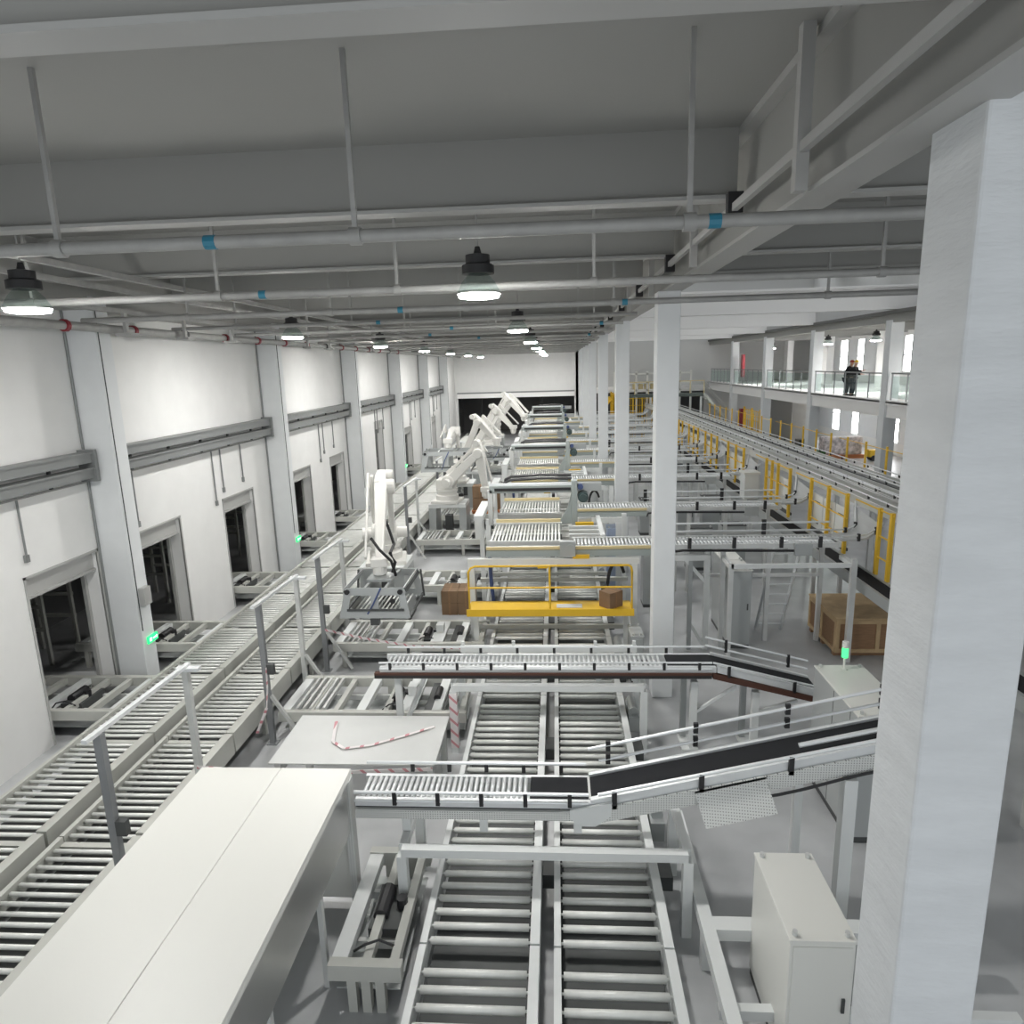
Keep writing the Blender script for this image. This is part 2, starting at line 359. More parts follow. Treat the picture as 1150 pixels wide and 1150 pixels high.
# ------------------------------------------------------------------ services under the ceiling
pys = [5.95,9.9,13.2,16.4,19.7,23.2,26.7,30.2,33.7,37.2,40.7,44.2,47.7,51.2,54.7,58.2,61.7]
for i, y in enumerate(pys):
    x1 = 13.8 if y < 15 else 1.9
    t = thing('sprinkler_pipe', '%s cross pipe hung under the ceiling, counted from the camera' % ORD[i], 'pipe', (-9,y,8.1), 'pipes across the hall')
    r = .055 if i < 3 else .045
    MB().cyl((-9.2,y,8.1),(x1,y,8.1),r,10).build('pipe', 'pipe', t, smooth=True)
    hx = [-7.4,-4.6,-2.0,.75] + ([4.6,7.2] if x1 > 5 else [])
    hx = [h + (.35 if i % 2 == 0 else -.2) for h in hx]
    for h in hx:
        hg = MB().box(h-.02,h+.02,y-.02,y+.02,8.1,9.5).build('hanger', 'pipe', t)
        if i < 9: MB().cyl((h-.05,y,8.1),(h+.05,y,8.1),r+.018,10).build('clamp', 'pipe', hg, smooth=True)
    if i < 7:
        for h in ((-2.95,1.25) if i % 2 == 0 else (-4.2,)):
            MB().cyl((h,y,8.1),(h+.1,y,8.1),r+.004,10).build('tape_band', 'bluetape', t, label='bright blue tape band')
for k, (x, z) in enumerate(((-8.1,8.55),(-7.3,8.62),(-9.0,8.3))):
    tag(MB().box(x-.045,x+.045,3,66,z,z+.09).build('cable_duct', 'pipe'), ('middle','right hand','left hand')[k]+' slim grey cable duct running lengthwise near the left wall', 'duct')
t = thing('wall_main_pipe', 'long grey main pipe along the top of the left wall with red clamps', 'pipe', (-9.4,3,8.05))
MB().cyl((-9.1,3,7.98),(-9.1,66.5,7.98),.085,10).build('pipe', 'pipe', t, smooth=True)
for y in frange(6.2, 40, 2.1): MB().cyl((-9.1,y,7.98),(-9.1,y+.09,7.98),.115,10).build('clamp', 'red' if int(y*2) % 3 else 'dark', t)
for i, y in enumerate((13.9,16.2,18.6,24.5,27,33.4)):
    tag(MB().box(-9.02,-8.72,y,y+.34,7.84,7.9).box(-8.9,-8.84,y+.1,y+.2,7.9,8.3).build('junction_box', 'beam'), 'flat grey box under the wall pipe, %s from the camera' % ORD[i], 'box')
t = thing('cable_rail', 'slim grey rail with black brackets running beside the deep main beam', 'rail', (1.97,3,8.6))
MB().box(1.94,2.0,3,66,8.58,8.66).build('rail', 'beam', t)
for y in frange(8.1, 52, 4.3): MB().box(1.9,2.06,y-.06,y+.06,8.5,8.78).build('bracket', 'black', t)
for y in frange(6.0, 40, 4.3): MB().box(1.92,2.02,y-.05,y+.05,8.3,9.5).build('hanger', 'beam', t)

def lamp(x, y, z, label, group, s=1.):
    t = thing('high_bay_lamp', label, 'lamp', (x,y,z), group)
    MB().cyl((x,y,z+.5*s),(x,y,9.5 if x < 14 else 8.75),.012,6).build('suspension_rod', 'pipe', t)
    MB().lathe([(.1,.24),(.2,.24),(.2,.34),(.15,.36),(.15,.46),(.05,.48),(.03,.56)], (x,y,z), 14).build('driver_housing', 'black', t, smooth=True)
    MB().lathe([(.265,.0),(.27,.02),(.2,.15),(.12,.24)], (x,y,z), 24).build('bell_shade', 'glass', t, smooth=True)
    MB().lathe([(.2,-.006),(.25,-.008),(.25,-.035),(.2,-.045)], (x,y,z), 24).build('diffuser', 'lamp', t, label='glowing white lamp disc')
    MB().lathe([(.27,.0),(.27,.015)], (x,y,z), 24).build('reflector_rim', 'white', t)
    return t
l0 = lamp(-.93, 8.75, 7.88, 'glowing high bay lamp, nearest of the middle row', 'middle row of ceiling lamps')
for k in range(1,7):
    dup(l0, (-.93,8.75+9*k,7.88), 'glowing high bay lamp, %s from the camera in the middle row' % ORD[k], group='middle row of ceiling lamps')
for k in range(7):
    dup(l0, (-6.65,8.55+8.9*k,7.88), 'glowing high bay lamp, %s from the camera in the row along the left wall' % ORD[k], group='lamps along the left wall')
lamp2 = lamp(17, 28, 7.8, 'lit lamp under the mezzanine ceiling, nearest one', 'mezzanine lamps')
for k, (x, y) in enumerate(((17,38.3),(17,44.8),(17,56))):
    dup(lamp2, (x,y,7.8), 'lit lamp under the mezzanine ceiling, %s from the near end' % ORD[k+1], group='mezzanine lamps')

# cable trays on the left wall, one per bay
for i in range(6):
    a, b = 5.1+9*i, 13.5+9*i
    t = thing('cable_tray', 'double grey cable tray on the left wall, %s bay from the camera' % ORD[i], 'cable tray', (XW,a,5), 'wall cable trays')
    MB().box(XW+.05,XW+.3,a,b,5.3,5.5).box(XW+.05,XW+.34,a,b,5.48,5.52).build('upper_tray', 'tray', t)
    MB().box(XW+.05,XW+.3,a,b,4.98,5.18).box(XW+.05,XW+.34,a,b,5.16,5.2).build('lower_tray', 'tray', t)
    MB().cyl((XW+.05,a,4.88),(XW+.05,b,4.88),.02,6).build('conduit', 'pipe', t)
    for q in frange(a+1, b-.3, 1.6): MB().box(XW,XW+.05,q-.03,q+.03,4.9,5.5).build('bracket', 'dark', t)
    MB().box(XW,XW+.36,b-.1,b,4.9,5.56).build('end_plate', 'tray', t)
    for q, L in ((a+.95,1.25),(a+4.7,1.5),(a+5.2,1.2),(a+6.5,1.1)):
        if q < b-.2: MB().cyl((XW+.03,q,4.9),(XW+.03,q,4.9-L),.022,6).box(XW,XW+.05,q-.05,q+.05,4.78-L,4.92-L).build('drop_conduit', 'tray', t)
for i, y in enumerate((13.75,22.75,40.75)):
    t = thing('exit_sign', 'small green glowing exit sign on the %s left wall column' % ('first','second','fourth')[i], 'exit sign', (-9.2,y,1.2))
    zz = 1.2
    MB().box(-9.225,-9.19,y,y+.36,zz-.07,zz+.09).build('sign_panel', 'exit', t)
    MB().box(-9.19,-9.186,y+.05,y+.12,zz-.03,zz+.05).box(-9.19,-9.186,y+.17,y+.3,zz-.005,zz+.025).prism([(-9.188,y+.3,zz-.035),(-9.188,y+.34,zz+.01),(-9.188,y+.3,zz+.055)],(.002,0,0)).build('arrow_mark', 'exitw', t)
tag(MB().box(-9.23,-9.1,13.7,13.95,2.05,2.45).build('socket_box', 'shutter'), 'small grey socket box on the first left wall column', 'socket')

# ------------------------------------------------------------------ the two lanes along the left wall
for k, (xa, xb) in enumerate(((-8.58,-7.38),(-6.98,-5.92))):
    t = thing('roller_lane', ('long roller conveyor lane nearest the left wall','long roller conveyor lane away from the left wall, beside the aluminium gates')[k], 'conveyor', ((xa+xb)/2,3,0), 'roller lanes along the left wall')
    ptx = [((xa+xb)/2, y, .66) for y in frange(5.4, 64, .156)]
    ptx = [p for i, p in enumerate(ptx) if i % 17 != 16]
    rollers(t, ptx, xb-xa-.04, .03, 'X', limit=100)
    m = MB()
    for i, y in enumerate(frange(5.3, 64, 2.652)): m.box(xa-.07,xa,y,y+2.63,.5,.73)
    m.build('left_rail', 'frame', t)
    m = MB()
    for i, y in enumerate(frange(5.3, 64, 2.652)): m.box(xb,xb+.15,y,y+2.6,.42,.8)
    m.build('box_rail', 'frame', t)
    for y in frange(6.6, 40, 2.652):
        MB().box(xa-.06,xa,y,y+.08,0,.5).box(xb+.02,xb+.1,y,y+.08,0,.42).box(xa,xb,y,y+.06,.3,.36).build('leg_frame', 'frame', t)
    MB().box(xa,xb,5.4,64,.34,.36).build('lane_shade_sheet', 'dark', t)  # dark sheet added to stand for the shade between the rollers
    for y in frange(7.9, 64, 2.652): MB().box(xa,xb,y-.05,y+.05,.52,.64).build('cross_plate', 'frame', t)

# transfer conveyors through the doorways and between the lanes
def transfer(x0, x1, y0, y1, label, motor=True, z=.62):
    t = thing('pallet_transfer', label, 'conveyor', ((x0+x1)/2,(y0+y1)/2,0), 'low pallet transfer conveyors')
    for y in (y0+.06, y1-.06): MB().box(x0,x1,y-.06,y+.06,z-.2,z).build('side_beam', 'frame', t)
    nx = max(2, int((x1-x0)/.5))
    for i in range(nx+1):
        x = x0+.1+(x1-x0-.2)*i/nx; w = .05 if i % 3 else .09
        MB().box(x-w,x+w,y0+.12,y1-.12,z-.14,z-.02).build('chain_rail', 'frame' if i % 3 else 'framew', t)
    for x in (x0+.25, (x0+x1)/2, x1-.25):
        for y in (y0+.06, y1-.06): MB().box(x-.05,x+.05,y-.05,y+.05,0,z-.2).build('leg', 'frame', t)
    for q in (.3,.7): MB().box(x0+.1,x1-.1,y0+(y1-y0)*q-.03,y0+(y1-y0)*q+.03,z-.3,z-.2).build('cross_tie', 'zinc', t)
    if -6 < x0 < -5:
        for q in range(5): MB().box(x0+.3+.13*q,x0+.35+.13*q,y0+.15,y1-.15,z-.06,z+.02).build('slat_bar', 'zinc', t)
        MB().box(x1-1.3,x1-1.0,y0+.1,y1-.1,z-.03,z+.0).box(x1-1.24,x1-1.06,(y0+y1)/2-.12,(y0+y1)/2+.12,z,z+.2).build('lift_plate', 'framew', t)
        for q in (.25,.75): MB().box(x1-.85,x1-.45,y0+.2,y1-.2,z-.1,z-.07).build('dark_tray', 'dark', t) if q < .5 else MB().cyl((x1-.65,(y0+y1)/2-.2,z),(x1-.65,(y0+y1)/2+.2,z),.07,10).build('roller_drum', 'black', t)
    if motor:
        xm = x0+(x1-x0)*.62
        MB().box(xm-.22,xm+.22,(y0+y1)/2-.35,(y0+y1)/2+.35,z-.3,z-.08).build('drive_tray', 'dark', t)
        MB().cyl((xm-.1,(y0+y1)/2-.2,z-.05),(xm-.1,(y0+y1)/2+.25,z-.05),.09,10).cyl((xm+.12,(y0+y1)/2,z-.12),(xm+.12,(y0+y1)/2,z+.05),.07,10).build('motor', 'black', t)
        MB().tube([(xm-.3,y0+.3,z-.1),(xm-.15,y0+.25,z+.04),(xm,y0+.3,z+.06),(xm+.2,y0+.32,z-.05)],.015,6).build('cable', 'black', t)
    MB().box(x0+.05,x1-.05,y0+.1,y1-.1,z-.4,z-.385).build('floor_plate', 'gripper', t)
    return t
tr = [(6.1,8.0),(11.65,13.25),(14.95,16.5),(19.3,20.9),(24.8,26.4),(29.1,30.7),(36.8,38.2),(44.2,45.9)]
for i, (a, b) in enumerate(tr):
    if i: transfer(-11.9,-8.72,a,b,'low pallet transfer running through the %s left doorway' % ORD[i-1])
    transfer(-5.42 if i else -2.6,-1.78,a,b,'low pallet transfer between left lanes and central lanes, %s from the camera' % ORD[i])
for i, (x, y) in enumerate(((-12.7,12.2),(-13.2,15.6),(-12.8,20.2),(-13,25.6),(-12.9,30.2))):
    t = thing('steel_rack', 'dim steel rack inside the %s left doorway' % ORD[i], 'rack', (x,y,0), 'racks in the dark room')
    for dx in (-.5,.5):
        for dy in (-.5,.5): MB().box(x+dx-.04,x+dx+.04,y+dy-.04,y+dy+.04,0,2.3).build('upright', 'frame', t)
    for z in (.9,1.5,2.1): MB().box(x-.55,x+.55,y-.55,y-.47,z,z+.08).box(x-.55,x+.55,y+.47,y+.55,z,z+.08).build('shelf_beam', 'frame', t)

# aluminium gates with light curtains beside the left lanes
def gate(y0, y1, label, x=-5.55, h=2.82):
    t = thing('aluminium_gate', label, 'gate', (x,y0,0), 'aluminium gate frames')
    fp = MB().box(x-.05,x+.05,y0-.045,y0+.045,0,h).box(x-.1,x+.1,y0-.09,y0+.09,0,.02).build('post', 'post', t, label='darker front post')
    MB().box(x-.045,x+.045,y1-.045,y1+.045,0,h-.1).box(x-.1,x+.1,y1-.09,y1+.09,0,.02).build('post', 'zinc', t)
    MB().bar((x,y0-.25,h+.03),(x,y1+.1,h-.04),.07,.05).build('top_rail', 'alu', t)
    MB().box(x-.13,x+.22,y1-.06,y1+.06,h-.1,h-.05).build('top_plate', 'alu', t)
    for y in (y0, y1): MB().bar((x+.06,y,1.0),(x+.62,y,.06),.06,.06).build('brace', 'zinc', t)
    MB().box(x+.05,x+.18,y0-.05,y0+.04,1.45,1.65).build('sensor_box', 'dark', fp)
    return t
gs = [(7.1,9.05),(11.6,13.45),(14.8,16.55),(24.2,26.2),(31.0,33.0),(37.5,39.3)]
for i, (a, b) in enumerate(gs): gate(a, b, '%s aluminium gate frame beside the left roller lanes, counted from the camera' % ORD[i])

# white barrier tapes
tapes = [([(-5.55,9.0,1.15),(-4.6,9.1,1.02),(-3.2,9.1,1.03),(-1.95,9.15,1.06)],'white and red barrier tape along the front of the grey lid sheet'),
         ([(-5.5,14.75,1.05),(-4.4,14.3,1.02),(-3.2,13.9,1.0),(-1.9,13.6,1.08)],'white and red barrier tape stretched below the robot gripper'),
         ([(-3.9,10.6,1.03),(-3.75,9.95,1.03),(-3.5,9.75,1.03),(-3.1,9.85,1.03),(-2.6,10.15,1.03),(-2.15,10.45,1.03)],'loose curl of red and white tape lying on the grey lid sheet'),
         ([(-5.5,11.55,1.6),(-5.5,11.5,1.2),(-5.46,11.3,.9),(-5.6,11.1,.5)],'short tape end hanging from the second aluminium gate post')]
for pts, lab in tapes:
    m = MB()
    for a, b in zip(pts, pts[1:]): m.bar(a, b, .008, .055) if 'loose' not in lab else m.bar(a, b, .055, .006)
    tag(m.build('barrier_tape', 'tape'), lab, 'tape')

# ------------------------------------------------------------------ central lanes
for k, (xa, xb) in enumerate(((-1.56,-.38),(-.03,1.12))):
    t = thing('pallet_lane', ('left central roller lane in the middle of the hall','right central roller lane beside the white columns')[k], 'conveyor', ((xa+xb)/2,4,0), 'central roller lanes')
    ptx = [((xa+xb)/2, y, .53) for y in frange(3.6, 62, .212)]
    rollers(t, [p for i, p in enumerate(ptx) if i % 14 != 13], xb-xa-.05, .043, 'X', limit=100)
    for nm, x0, x1, h in (('left_rail', xa-.08, xa, .6), ('right_rail', xb, xb+.11, .62)):
        m = MB()
        for y in frange(3.5, 62, 2.968): m.box(x0,x1,y,y+2.94,.32,h)
        m.build(nm, 'framew', t)
    for y in frange(4.2, 40, 2.968):
        MB().box(xa-.06,xa,y,y+.1,0,.32).box(xb,xb+.08,y,y+.1,0,.32).build('leg_frame', 'framew', t)
        MB().box(xb+.12,xb+.3,y+.5,y+.9,.3,.5).build('gearbox', 'dark', t)
    MB().box(xa,xb,3.6,62,.16,.18).build('roller_shade_sheet', 'dark', t)  # dark sheet in place of the shade under the central rollers
for i, y in enumerate(frange(8.6, 40, 2.968)):
    tag(MB().box(1.26,1.46,y,y+.75,.3,.6).cyl((1.36,y+.1,.66),(1.36,y+.6,.66),.09,10).build('drive_motor', 'gripper', bev=.01), '%s drive motor along the right central lane' % ORD[i], 'motor', 'drive motors of the central lanes')

# ------------------------------------------------------------------ raised roller conveyors crossing the hall
def portal(x0, x1, y0, y1, z, label, posts=True):
    t = thing('support_portal', label, 'support frame', (x0,y0,0), 'white support portals')
    for y in (y0, y1):
        MB().box(x0,x1,y-.06,y+.06,z-.11,z).build('cross_beam', 'framew', t)
        for x in (x0, x1): MB().box(x-.06,x+.06,y-.06,y+.06,0,z-.11).build('leg', 'framew', t)
    for x in (x0, x1): MB().box(x-.05,x+.05,y0+.06,y1-.06,z-.12,z-.01).build('side_beam', 'framew', t)
    return t
portal(-2.0,1.52,7.3,8.35,1.18,'white support portal under the near raised conveyor')
pt = portal(-1.95,1.5,11.35,12.45,1.36,'white support portal under the second raised conveyor')
MB().box(-1.95,1.5,12.44,12.54,1.5,1.62).build('rear_beam', 'framew', pt)
for x in (-1.9,-.9,.7,1.45): MB().box(x-.03,x+.03,12.46,12.52,1.36,1.72).build('stub_post', 'framew', pt)

def guard(t, pts, n, y, name='guard_rail', r=.022, side=1, down=.12):
    MB().tube(pts, r, 8).build(name, 'alu', t, smooth=True)
def clamps(t, x0, x1, step, y, zf, h=.16, w=.05):
    for x in frange(x0, x1, step):
        z = zf(x); MB().box(x-w/2,x+w/2,y-.02,y+.02,z-h*.6,z+h*.5).build('clamp', 'black', t)
# near one
ya, yb, zt = 7.6, 8.05, 1.68
t = thing('raised_roller_conveyor', 'nearest raised roller conveyor emerging beside the big white cabinet', 'conveyor', (-1.5,7.8,1.5), 'raised roller conveyors')
rollers(t, [(x,(ya+yb)/2,zt-.03) for x in frange(-2.55,-.45,.072)], yb-ya-.02, .025, 'Y', 'alu')
for nm, y0, y1 in (('near_frame',ya-.08,ya),('far_frame',yb,yb+.06)):
    MB().box(-2.62,.36,y0,y1,zt-.09,zt-.01).build(nm, 'alu', t)
MB().box(-2.62,.36,ya-.05,ya,zt-.13,zt-.09).build('dark_gap', 'dark', t)
MB().box(-2.62,.36,ya-.1,ya-.05,zt-.25,zt-.13).build('cable_channel', 'perf', t)
MB().box(-2.62,.36,ya,ya+.04,zt-.25,zt-.09).box(-2.62,.36,yb,yb+.04,zt-.25,zt-.09).build('side_beam', 'zinc', t)
for y, z in ((ya-.1,zt+.12),(yb+.08,zt+.14)):
    MB().cyl((-2.62,y,z),(.33,y,z),.022,8).build('guard_rail', 'alu', t, smooth=True)
MB().cyl((-2.62,ya-.1,zt+.0),(.33,ya-.1,zt+.0),.02,8).build('guard_rail', 'alu', t, smooth=True)
clamps(t, -2.1, .2, .55, ya-.11, lambda x: zt+.05); clamps(t, -2.0, .2, .5, yb+.09, lambda x: zt+.08, .12)
for x in (-2.0,-1.0,.2): MB().box(x-.05,x+.05,ya,ya+.06,1.18,zt-.22).box(x-.05,x+.05,yb-.06,yb,1.18,zt-.22).build('leg', 'framew', t)
sl = .236
zf = lambda x: zt + max(0, x-.36)*sl
t = thing('incline_belt_conveyor', 'inclined black belt conveyor rising to the right in front', 'conveyor', (.4,7.8,1.5))
xe = 5.2
MB().prism([(-.4,ya,zt),(.36,ya,zt),(xe,ya,zf(xe)),(xe,ya,zf(xe)-.04),(.36,ya,zt-.04),(-.4,ya,zt-.04)],(0,yb-ya,0)).build('belt', 'belt', t)
MB().box(.34,.37,ya,yb,zt,zt+.012).build('joint_strip', 'zinc', t)
for nm, y0, y1 in (('near_frame',ya-.08,ya-.005),('far_frame',yb+.005,yb+.07)):
    MB().prism([(.36,y0,zt+.03),(xe,y0,zf(xe)+.03),(xe,y0,zf(xe)-.12),(.36,y0,zt-.12)],(0,y1-y0,0)).build(nm, 'alu', t)
MB().prism([(.5,ya-.12,zt-.05),(xe,ya-.12,zf(xe)-.08),(xe,ya-.12,zf(xe)-.28),(.5,ya-.12,zt-.25)],(0,.03,0)).build('cable_channel', 'perf', t)
MB().prism([(.1,ya-.13,zt-.08),(.62,ya-.13,zt+.03),(.6,ya-.13,zt-.16),(.42,ya-.13,zt-.3),(.25,ya-.13,zt-.3),(.1,ya-.13,zt-.2)],(0,.03,0)).build('knee_plate', 'framew', t)
for y, dz, xs in ((yb+.1,.15,.5),(yb+.1,.35,.36),(ya-.1,.1,.45)):
    MB().cyl((xs,y,zf(xs)+dz),(xe,y,zf(xe)+dz),.022,8).build('guard_rail', 'alu', t, smooth=True)
MB().cyl((2.9,ya+.1,zf(2.9)+.1),(xe,ya+.1,zf(xe)+.1),.03,8).build('inner_rail', 'alu', t, smooth=True)
clamps(t, .65, 5, 1.05, ya-.1, zf, .22, .06)
for x in (.62,1.75,2.9,4.05):
    MB().box(x-.03,x+.03,yb+.08,yb+.12,zf(x)+.27,zf(x)+.41).box(x-.03,x+.03,yb+.08,yb+.12,zf(x)+.08,zf(x)+.22).build('clamp', 'black', t)
MB().tube([(x,ya-.16,zf(x)-.3-.03*math.sin(x*3)) for x in frange(2.1,5.1,.25)],.018,6).build('cable', 'black', t)
MB().box(3.35,3.5,7.4,7.55,0,zf(3.4)-.3).build('leg', 'framew', t); MB().box(3.0,3.1,8.0,8.1,0,zf(3.0)-.2).build('leg', 'framew', t)
MB().box(-.02,.34,ya-.09,ya-.05,zt-.2,zt-.12).build('drive_box', 'zinc', t)
t = thing('motor_guard', 'perforated white sheet guard hanging under the inclined belt conveyor', 'guard', (2.1,7.5,1.6))
MB().prism([(1.62,7.48,1.84),(2.46,7.48,2.05),(2.56,7.3,1.72),(1.73,7.3,1.5)],(0,.02,-.01)).build('perforated_face', 'perf', t)
MB().prism([(1.62,7.48,1.85),(2.46,7.48,2.06),(2.46,7.6,2.06),(1.62,7.6,1.85)],(0,0,.03)).build('top_flange', 'framew', t)
for x, z in ((1.7,1.75),(2.4,1.92)): MB().box(x-.03,x+.03,7.5,7.6,z-.1,z+.1).build('bracket', 'framew', t)

# second one
ya, yb, zt = 11.5, 11.98, 1.66
t = thing('raised_roller_conveyor', 'second raised roller conveyor with a brown strip along its front', 'conveyor', (-1,11.7,1.5), 'raised roller conveyors')
rollers(t, [(x,(ya+yb)/2,zt-.03) for x in frange(-3.2,1.85,.085)], yb-ya-.02, .025, 'Y', 'alu')
for nm, y0, y1 in (('near_frame',ya-.08,ya),('far_frame',yb,yb+.06)): MB().box(-3.3,2.78,y0,y1,zt-.1,zt+.0).build(nm, 'alu', t)
MB().box(-3.4,2.7,ya-.12,ya-.02,zt-.14,zt-.1).build('return_strip', 'brown', t, label='dark brown return belt')
MB().box(-3.4,2.7,ya-.12,ya-.02,zt-.2,zt-.14).build('lower_edge', 'black', t)
for y, z in ((ya-.1,zt+.1),(yb+.08,zt+.12),(ya-.1,zt-.02)): MB().cyl((-3.3,y,z),(2.7,y,z),.02,8).build('guard_rail', 'alu', t, smooth=True)
clamps(t, -3.1, 2.6, .62, ya-.1, lambda x: zt+.04, .13); clamps(t, -2.9, 2.6, .7, yb+.09, lambda x: zt+.06, .12)
for x in (-1.2,.7,1.35): MB().box(x-.05,x+.05,ya,ya+.08,1.36,zt-.1).box(x-.05,x+.05,yb-.08,yb,1.36,zt-.1).build('leg', 'framew', t)
MB().box(-3.05,-2.93,ya-.05,ya+.05,0,zt-.2).build('leg', 'framew', t); MB().bar((-3.0,ya+.02,.25),(-2.55,ya+.3,1.3),.07,.07).build('brace', 'framew', t)
s2 = -.255; zf2 = lambda x: zt + max(0, x-2.75)*s2; xe = 4.6
t = thing('decline_belt_conveyor', 'black belt conveyor dropping to the right behind the grey cabinet', 'conveyor', (2.8,11.7,1.5))
MB().prism([(1.95,ya,zt),(2.75,ya,zt),(xe,ya,zf2(xe)),(xe,ya,zf2(xe)-.04),(2.75,ya,zt-.04),(1.95,ya,zt-.04)],(0,yb-ya,0)).build('belt', 'belt', t)
for nm, y0, y1 in (('near_frame',ya-.08,ya-.005),('far_frame',yb+.005,yb+.07)):
    MB().prism([(2.8,y0,zt+.03),(xe,y0,zf2(xe)+.03),(xe,y0,zf2(xe)-.1),(2.8,y0,zt-.1)],(0,y1-y0,0)).build(nm, 'alu', t)
MB().prism([(2.72,ya-.12,zt-.1),(xe,ya-.12,zf2(xe)-.1),(xe,ya-.12,zf2(xe)-.2),(2.72,ya-.12,zt-.2)],(0,.1,0)).build('return_strip', 'brown', t, label='dark brown return belt')
for y, dz in ((yb+.1,.14),(yb+.1,.3),(ya-.1,.1)): MB().cyl((2.72,y,zt+dz),(xe,y,zf2(xe)+dz),.02,8).build('guard_rail', 'alu', t, smooth=True)
clamps(t, 3.0, 4.6, 1.15, ya-.1, zf2, .2, .05); clamps(t, 3.1, 4.6, 1.15, yb+.1, lambda x: zf2(x)+.22, .22, .05)
for x in (2.42,3.52):
    MB().box(x-.06,x+.06,ya-.02,ya+.1,0,zf2(x)-.31).build('leg', 'framew', t); MB().box(x-.16,x-.06,yb-.1,yb,0,zf2(x)-.17).build('leg', 'gripper', t)
    MB().bar((x+.06,ya+.04,.75),(x+.75,ya+.04,zf2(x+.75)-.3),.05,.05).build('brace', 'framew', t); MB().box(x-.2,x+.1,ya-.05,yb,0,.03).build('foot_plate', 'framew', t)

# ------------------------------------------------------------------ palletizing stations (infeed, layer table, gantry)
SY = [16.05,20.4,25.9,30.5,34.8,39.3,43.8,48.3,52.8,57.3]
def infeed(k, y0):
    z = 2.72; y1 = y0+.62; near = k < 3
    t = thing('infeed_conveyor', '%s high infeed roller conveyor reaching from the right main line, counted from the camera' % ORD[k], 'conveyor', (2,y0,2.5), 'high infeed conveyors')
    xl = -1.75 if k % 2 == 0 else .35
    pts = [(x,(y0+y1)/2,z-.03) for x in frange(.42,6.6,.09)]
    rollers(t, pts, y1-y0-.06, .03, 'Y', 'alu', limit=100 if near else 0)
    for y in (y0, y1): MB().box(xl if y == y0 else .35,6.7,y-.04,y+.04,z-.14,z-(.03 if y == y0 else -.02)).build('side_frame', 'zinc', t)
    MB().box(xl,2.7,y0-.1,y0-.04,z-.1,z-.03).build('chain_guide', 'chain', t, label='yellow chain guide strip')
    MB().box(xl,2.7,y0-.08,y0-.04,z-.28,z-.12).build('drive_cover', 'gantry', t)
    for y, zz in ((y1+.06,z+.12),(y1+.06,z+.32),(y0-.06,z+.1)): MB().cyl((2.7,y,zz),(6.7,y,zz),.025,6).build('guard_rail', 'alu', t, smooth=True)
    if k < 5:
        for x in (3.15,4.2,5.3,6.2): MB().box(x-.04,x+.04,y0-.1,y0-.04,z-.12,z+.14).build('clamp', 'black', t)
        for x in (2.75,5.1): MB().box(x-.05,x+.05,y1+.04,y1+.1,z-.02,z+.4).build('clamp', 'black', t)
    MB().box(5.6,6.0,y0-.16,y0-.06,z-.3,z-.02).build('junction_box', 'cabgrey', t)
    MB().tube([(2.7,y0-.05,z-.3),(2.75,y0-.05,z-.2),(3.0,y0-.05,z-.17),(5.6,y0-.07,z-.2)],.03,6).build('cable', 'black', t)
    # curve merging into the main line
    A = [(6.7,y1,z),(7.05,y1+.02,z),(7.25,y1+.1,z+.03),(7.38,y1+.25,z+.08),(7.52,y1+.62,z+.28),(7.66,y1+1.0,z+.5)]
    B = [(6.7,y0,z),(6.9,y0,z),(7.1,y0,z),(7.3,y0+.01,z+.03),(7.5,y0+.03,z+.15),(7.68,y0+.06,z+.3)]
    n = 5
    m = MB(); m._add(A + B, [(i,i+1,n+2+i,n+1+i) for i in range(n)]); o = m.build('curve_bed', 'beltgrey', t); sd = o.modifiers.new('solid','SOLIDIFY'); sd.thickness = .05
    for L in (A, B): MB().tube([(p[0],p[1],p[2]+.13) for p in L],.022,6).build('curve_guard', 'alu', t, smooth=True)
    if k < 5:
        for p in A[1:5:2]+B[2:5:2]: MB().box(p[0]-.03,p[0]+.03,p[1]-.03,p[1]+.03,p[2],p[2]+.18).build('clamp', 'black', t)
    for x, y in ((3.6,y0+.05),(3.98,y0+.05),(6.48,y1-.1),(5.2,y1-.1)): MB().box(x-.05,x+.05,y-.05,y+.05,0,z-.14).build('leg', 'zinc', t)
    MB().box(3.6,6.48,y1-.13,y1-.07,1.7,1.78).build('brace', 'zinc', t)
    if k == 0:
        MB().box(6.66,6.78,15.26,15.38,0,2.5).build('leg', 'zinc', t); MB().box(3.98,6.72,15.28,15.36,2.3,2.4).build('cross_beam', 'framew', t); MB().box(3.93,4.03,15.28,15.38,0,2.4).build('leg', 'zinc', t)
        MB().box(6.66,6.78,15.38,16.0,2.3,2.4).box(3.93,4.03,15.38,16.0,2.3,2.4).build('side_beam', 'framew', t)
        MB().box(2.45,3.62,y0-.08,y0+.02,z-.42,z-.28).build('cross_beam', 'framew', t); MB().box(3.53,3.66,y0-.06,y0+.06,0,z-.3).build('leg', 'framew', t)
        MB().bar((3.2,y0,.7),(3.55,y0,.1),.08,.08).build('brace', 'framew', t); MB().bar((3.55,y0,1.75),(3.05,y0,2.34),.08,.08).build('brace', 'framew', t); MB().box(3.15,3.25,y0-.05,y0+.05,0,z-.4).build('leg', 'gripper', t); MB().box(2.75,2.85,y0+.1,y0+.2,0,z-.14).build('leg', 'gripper', t)
    return t
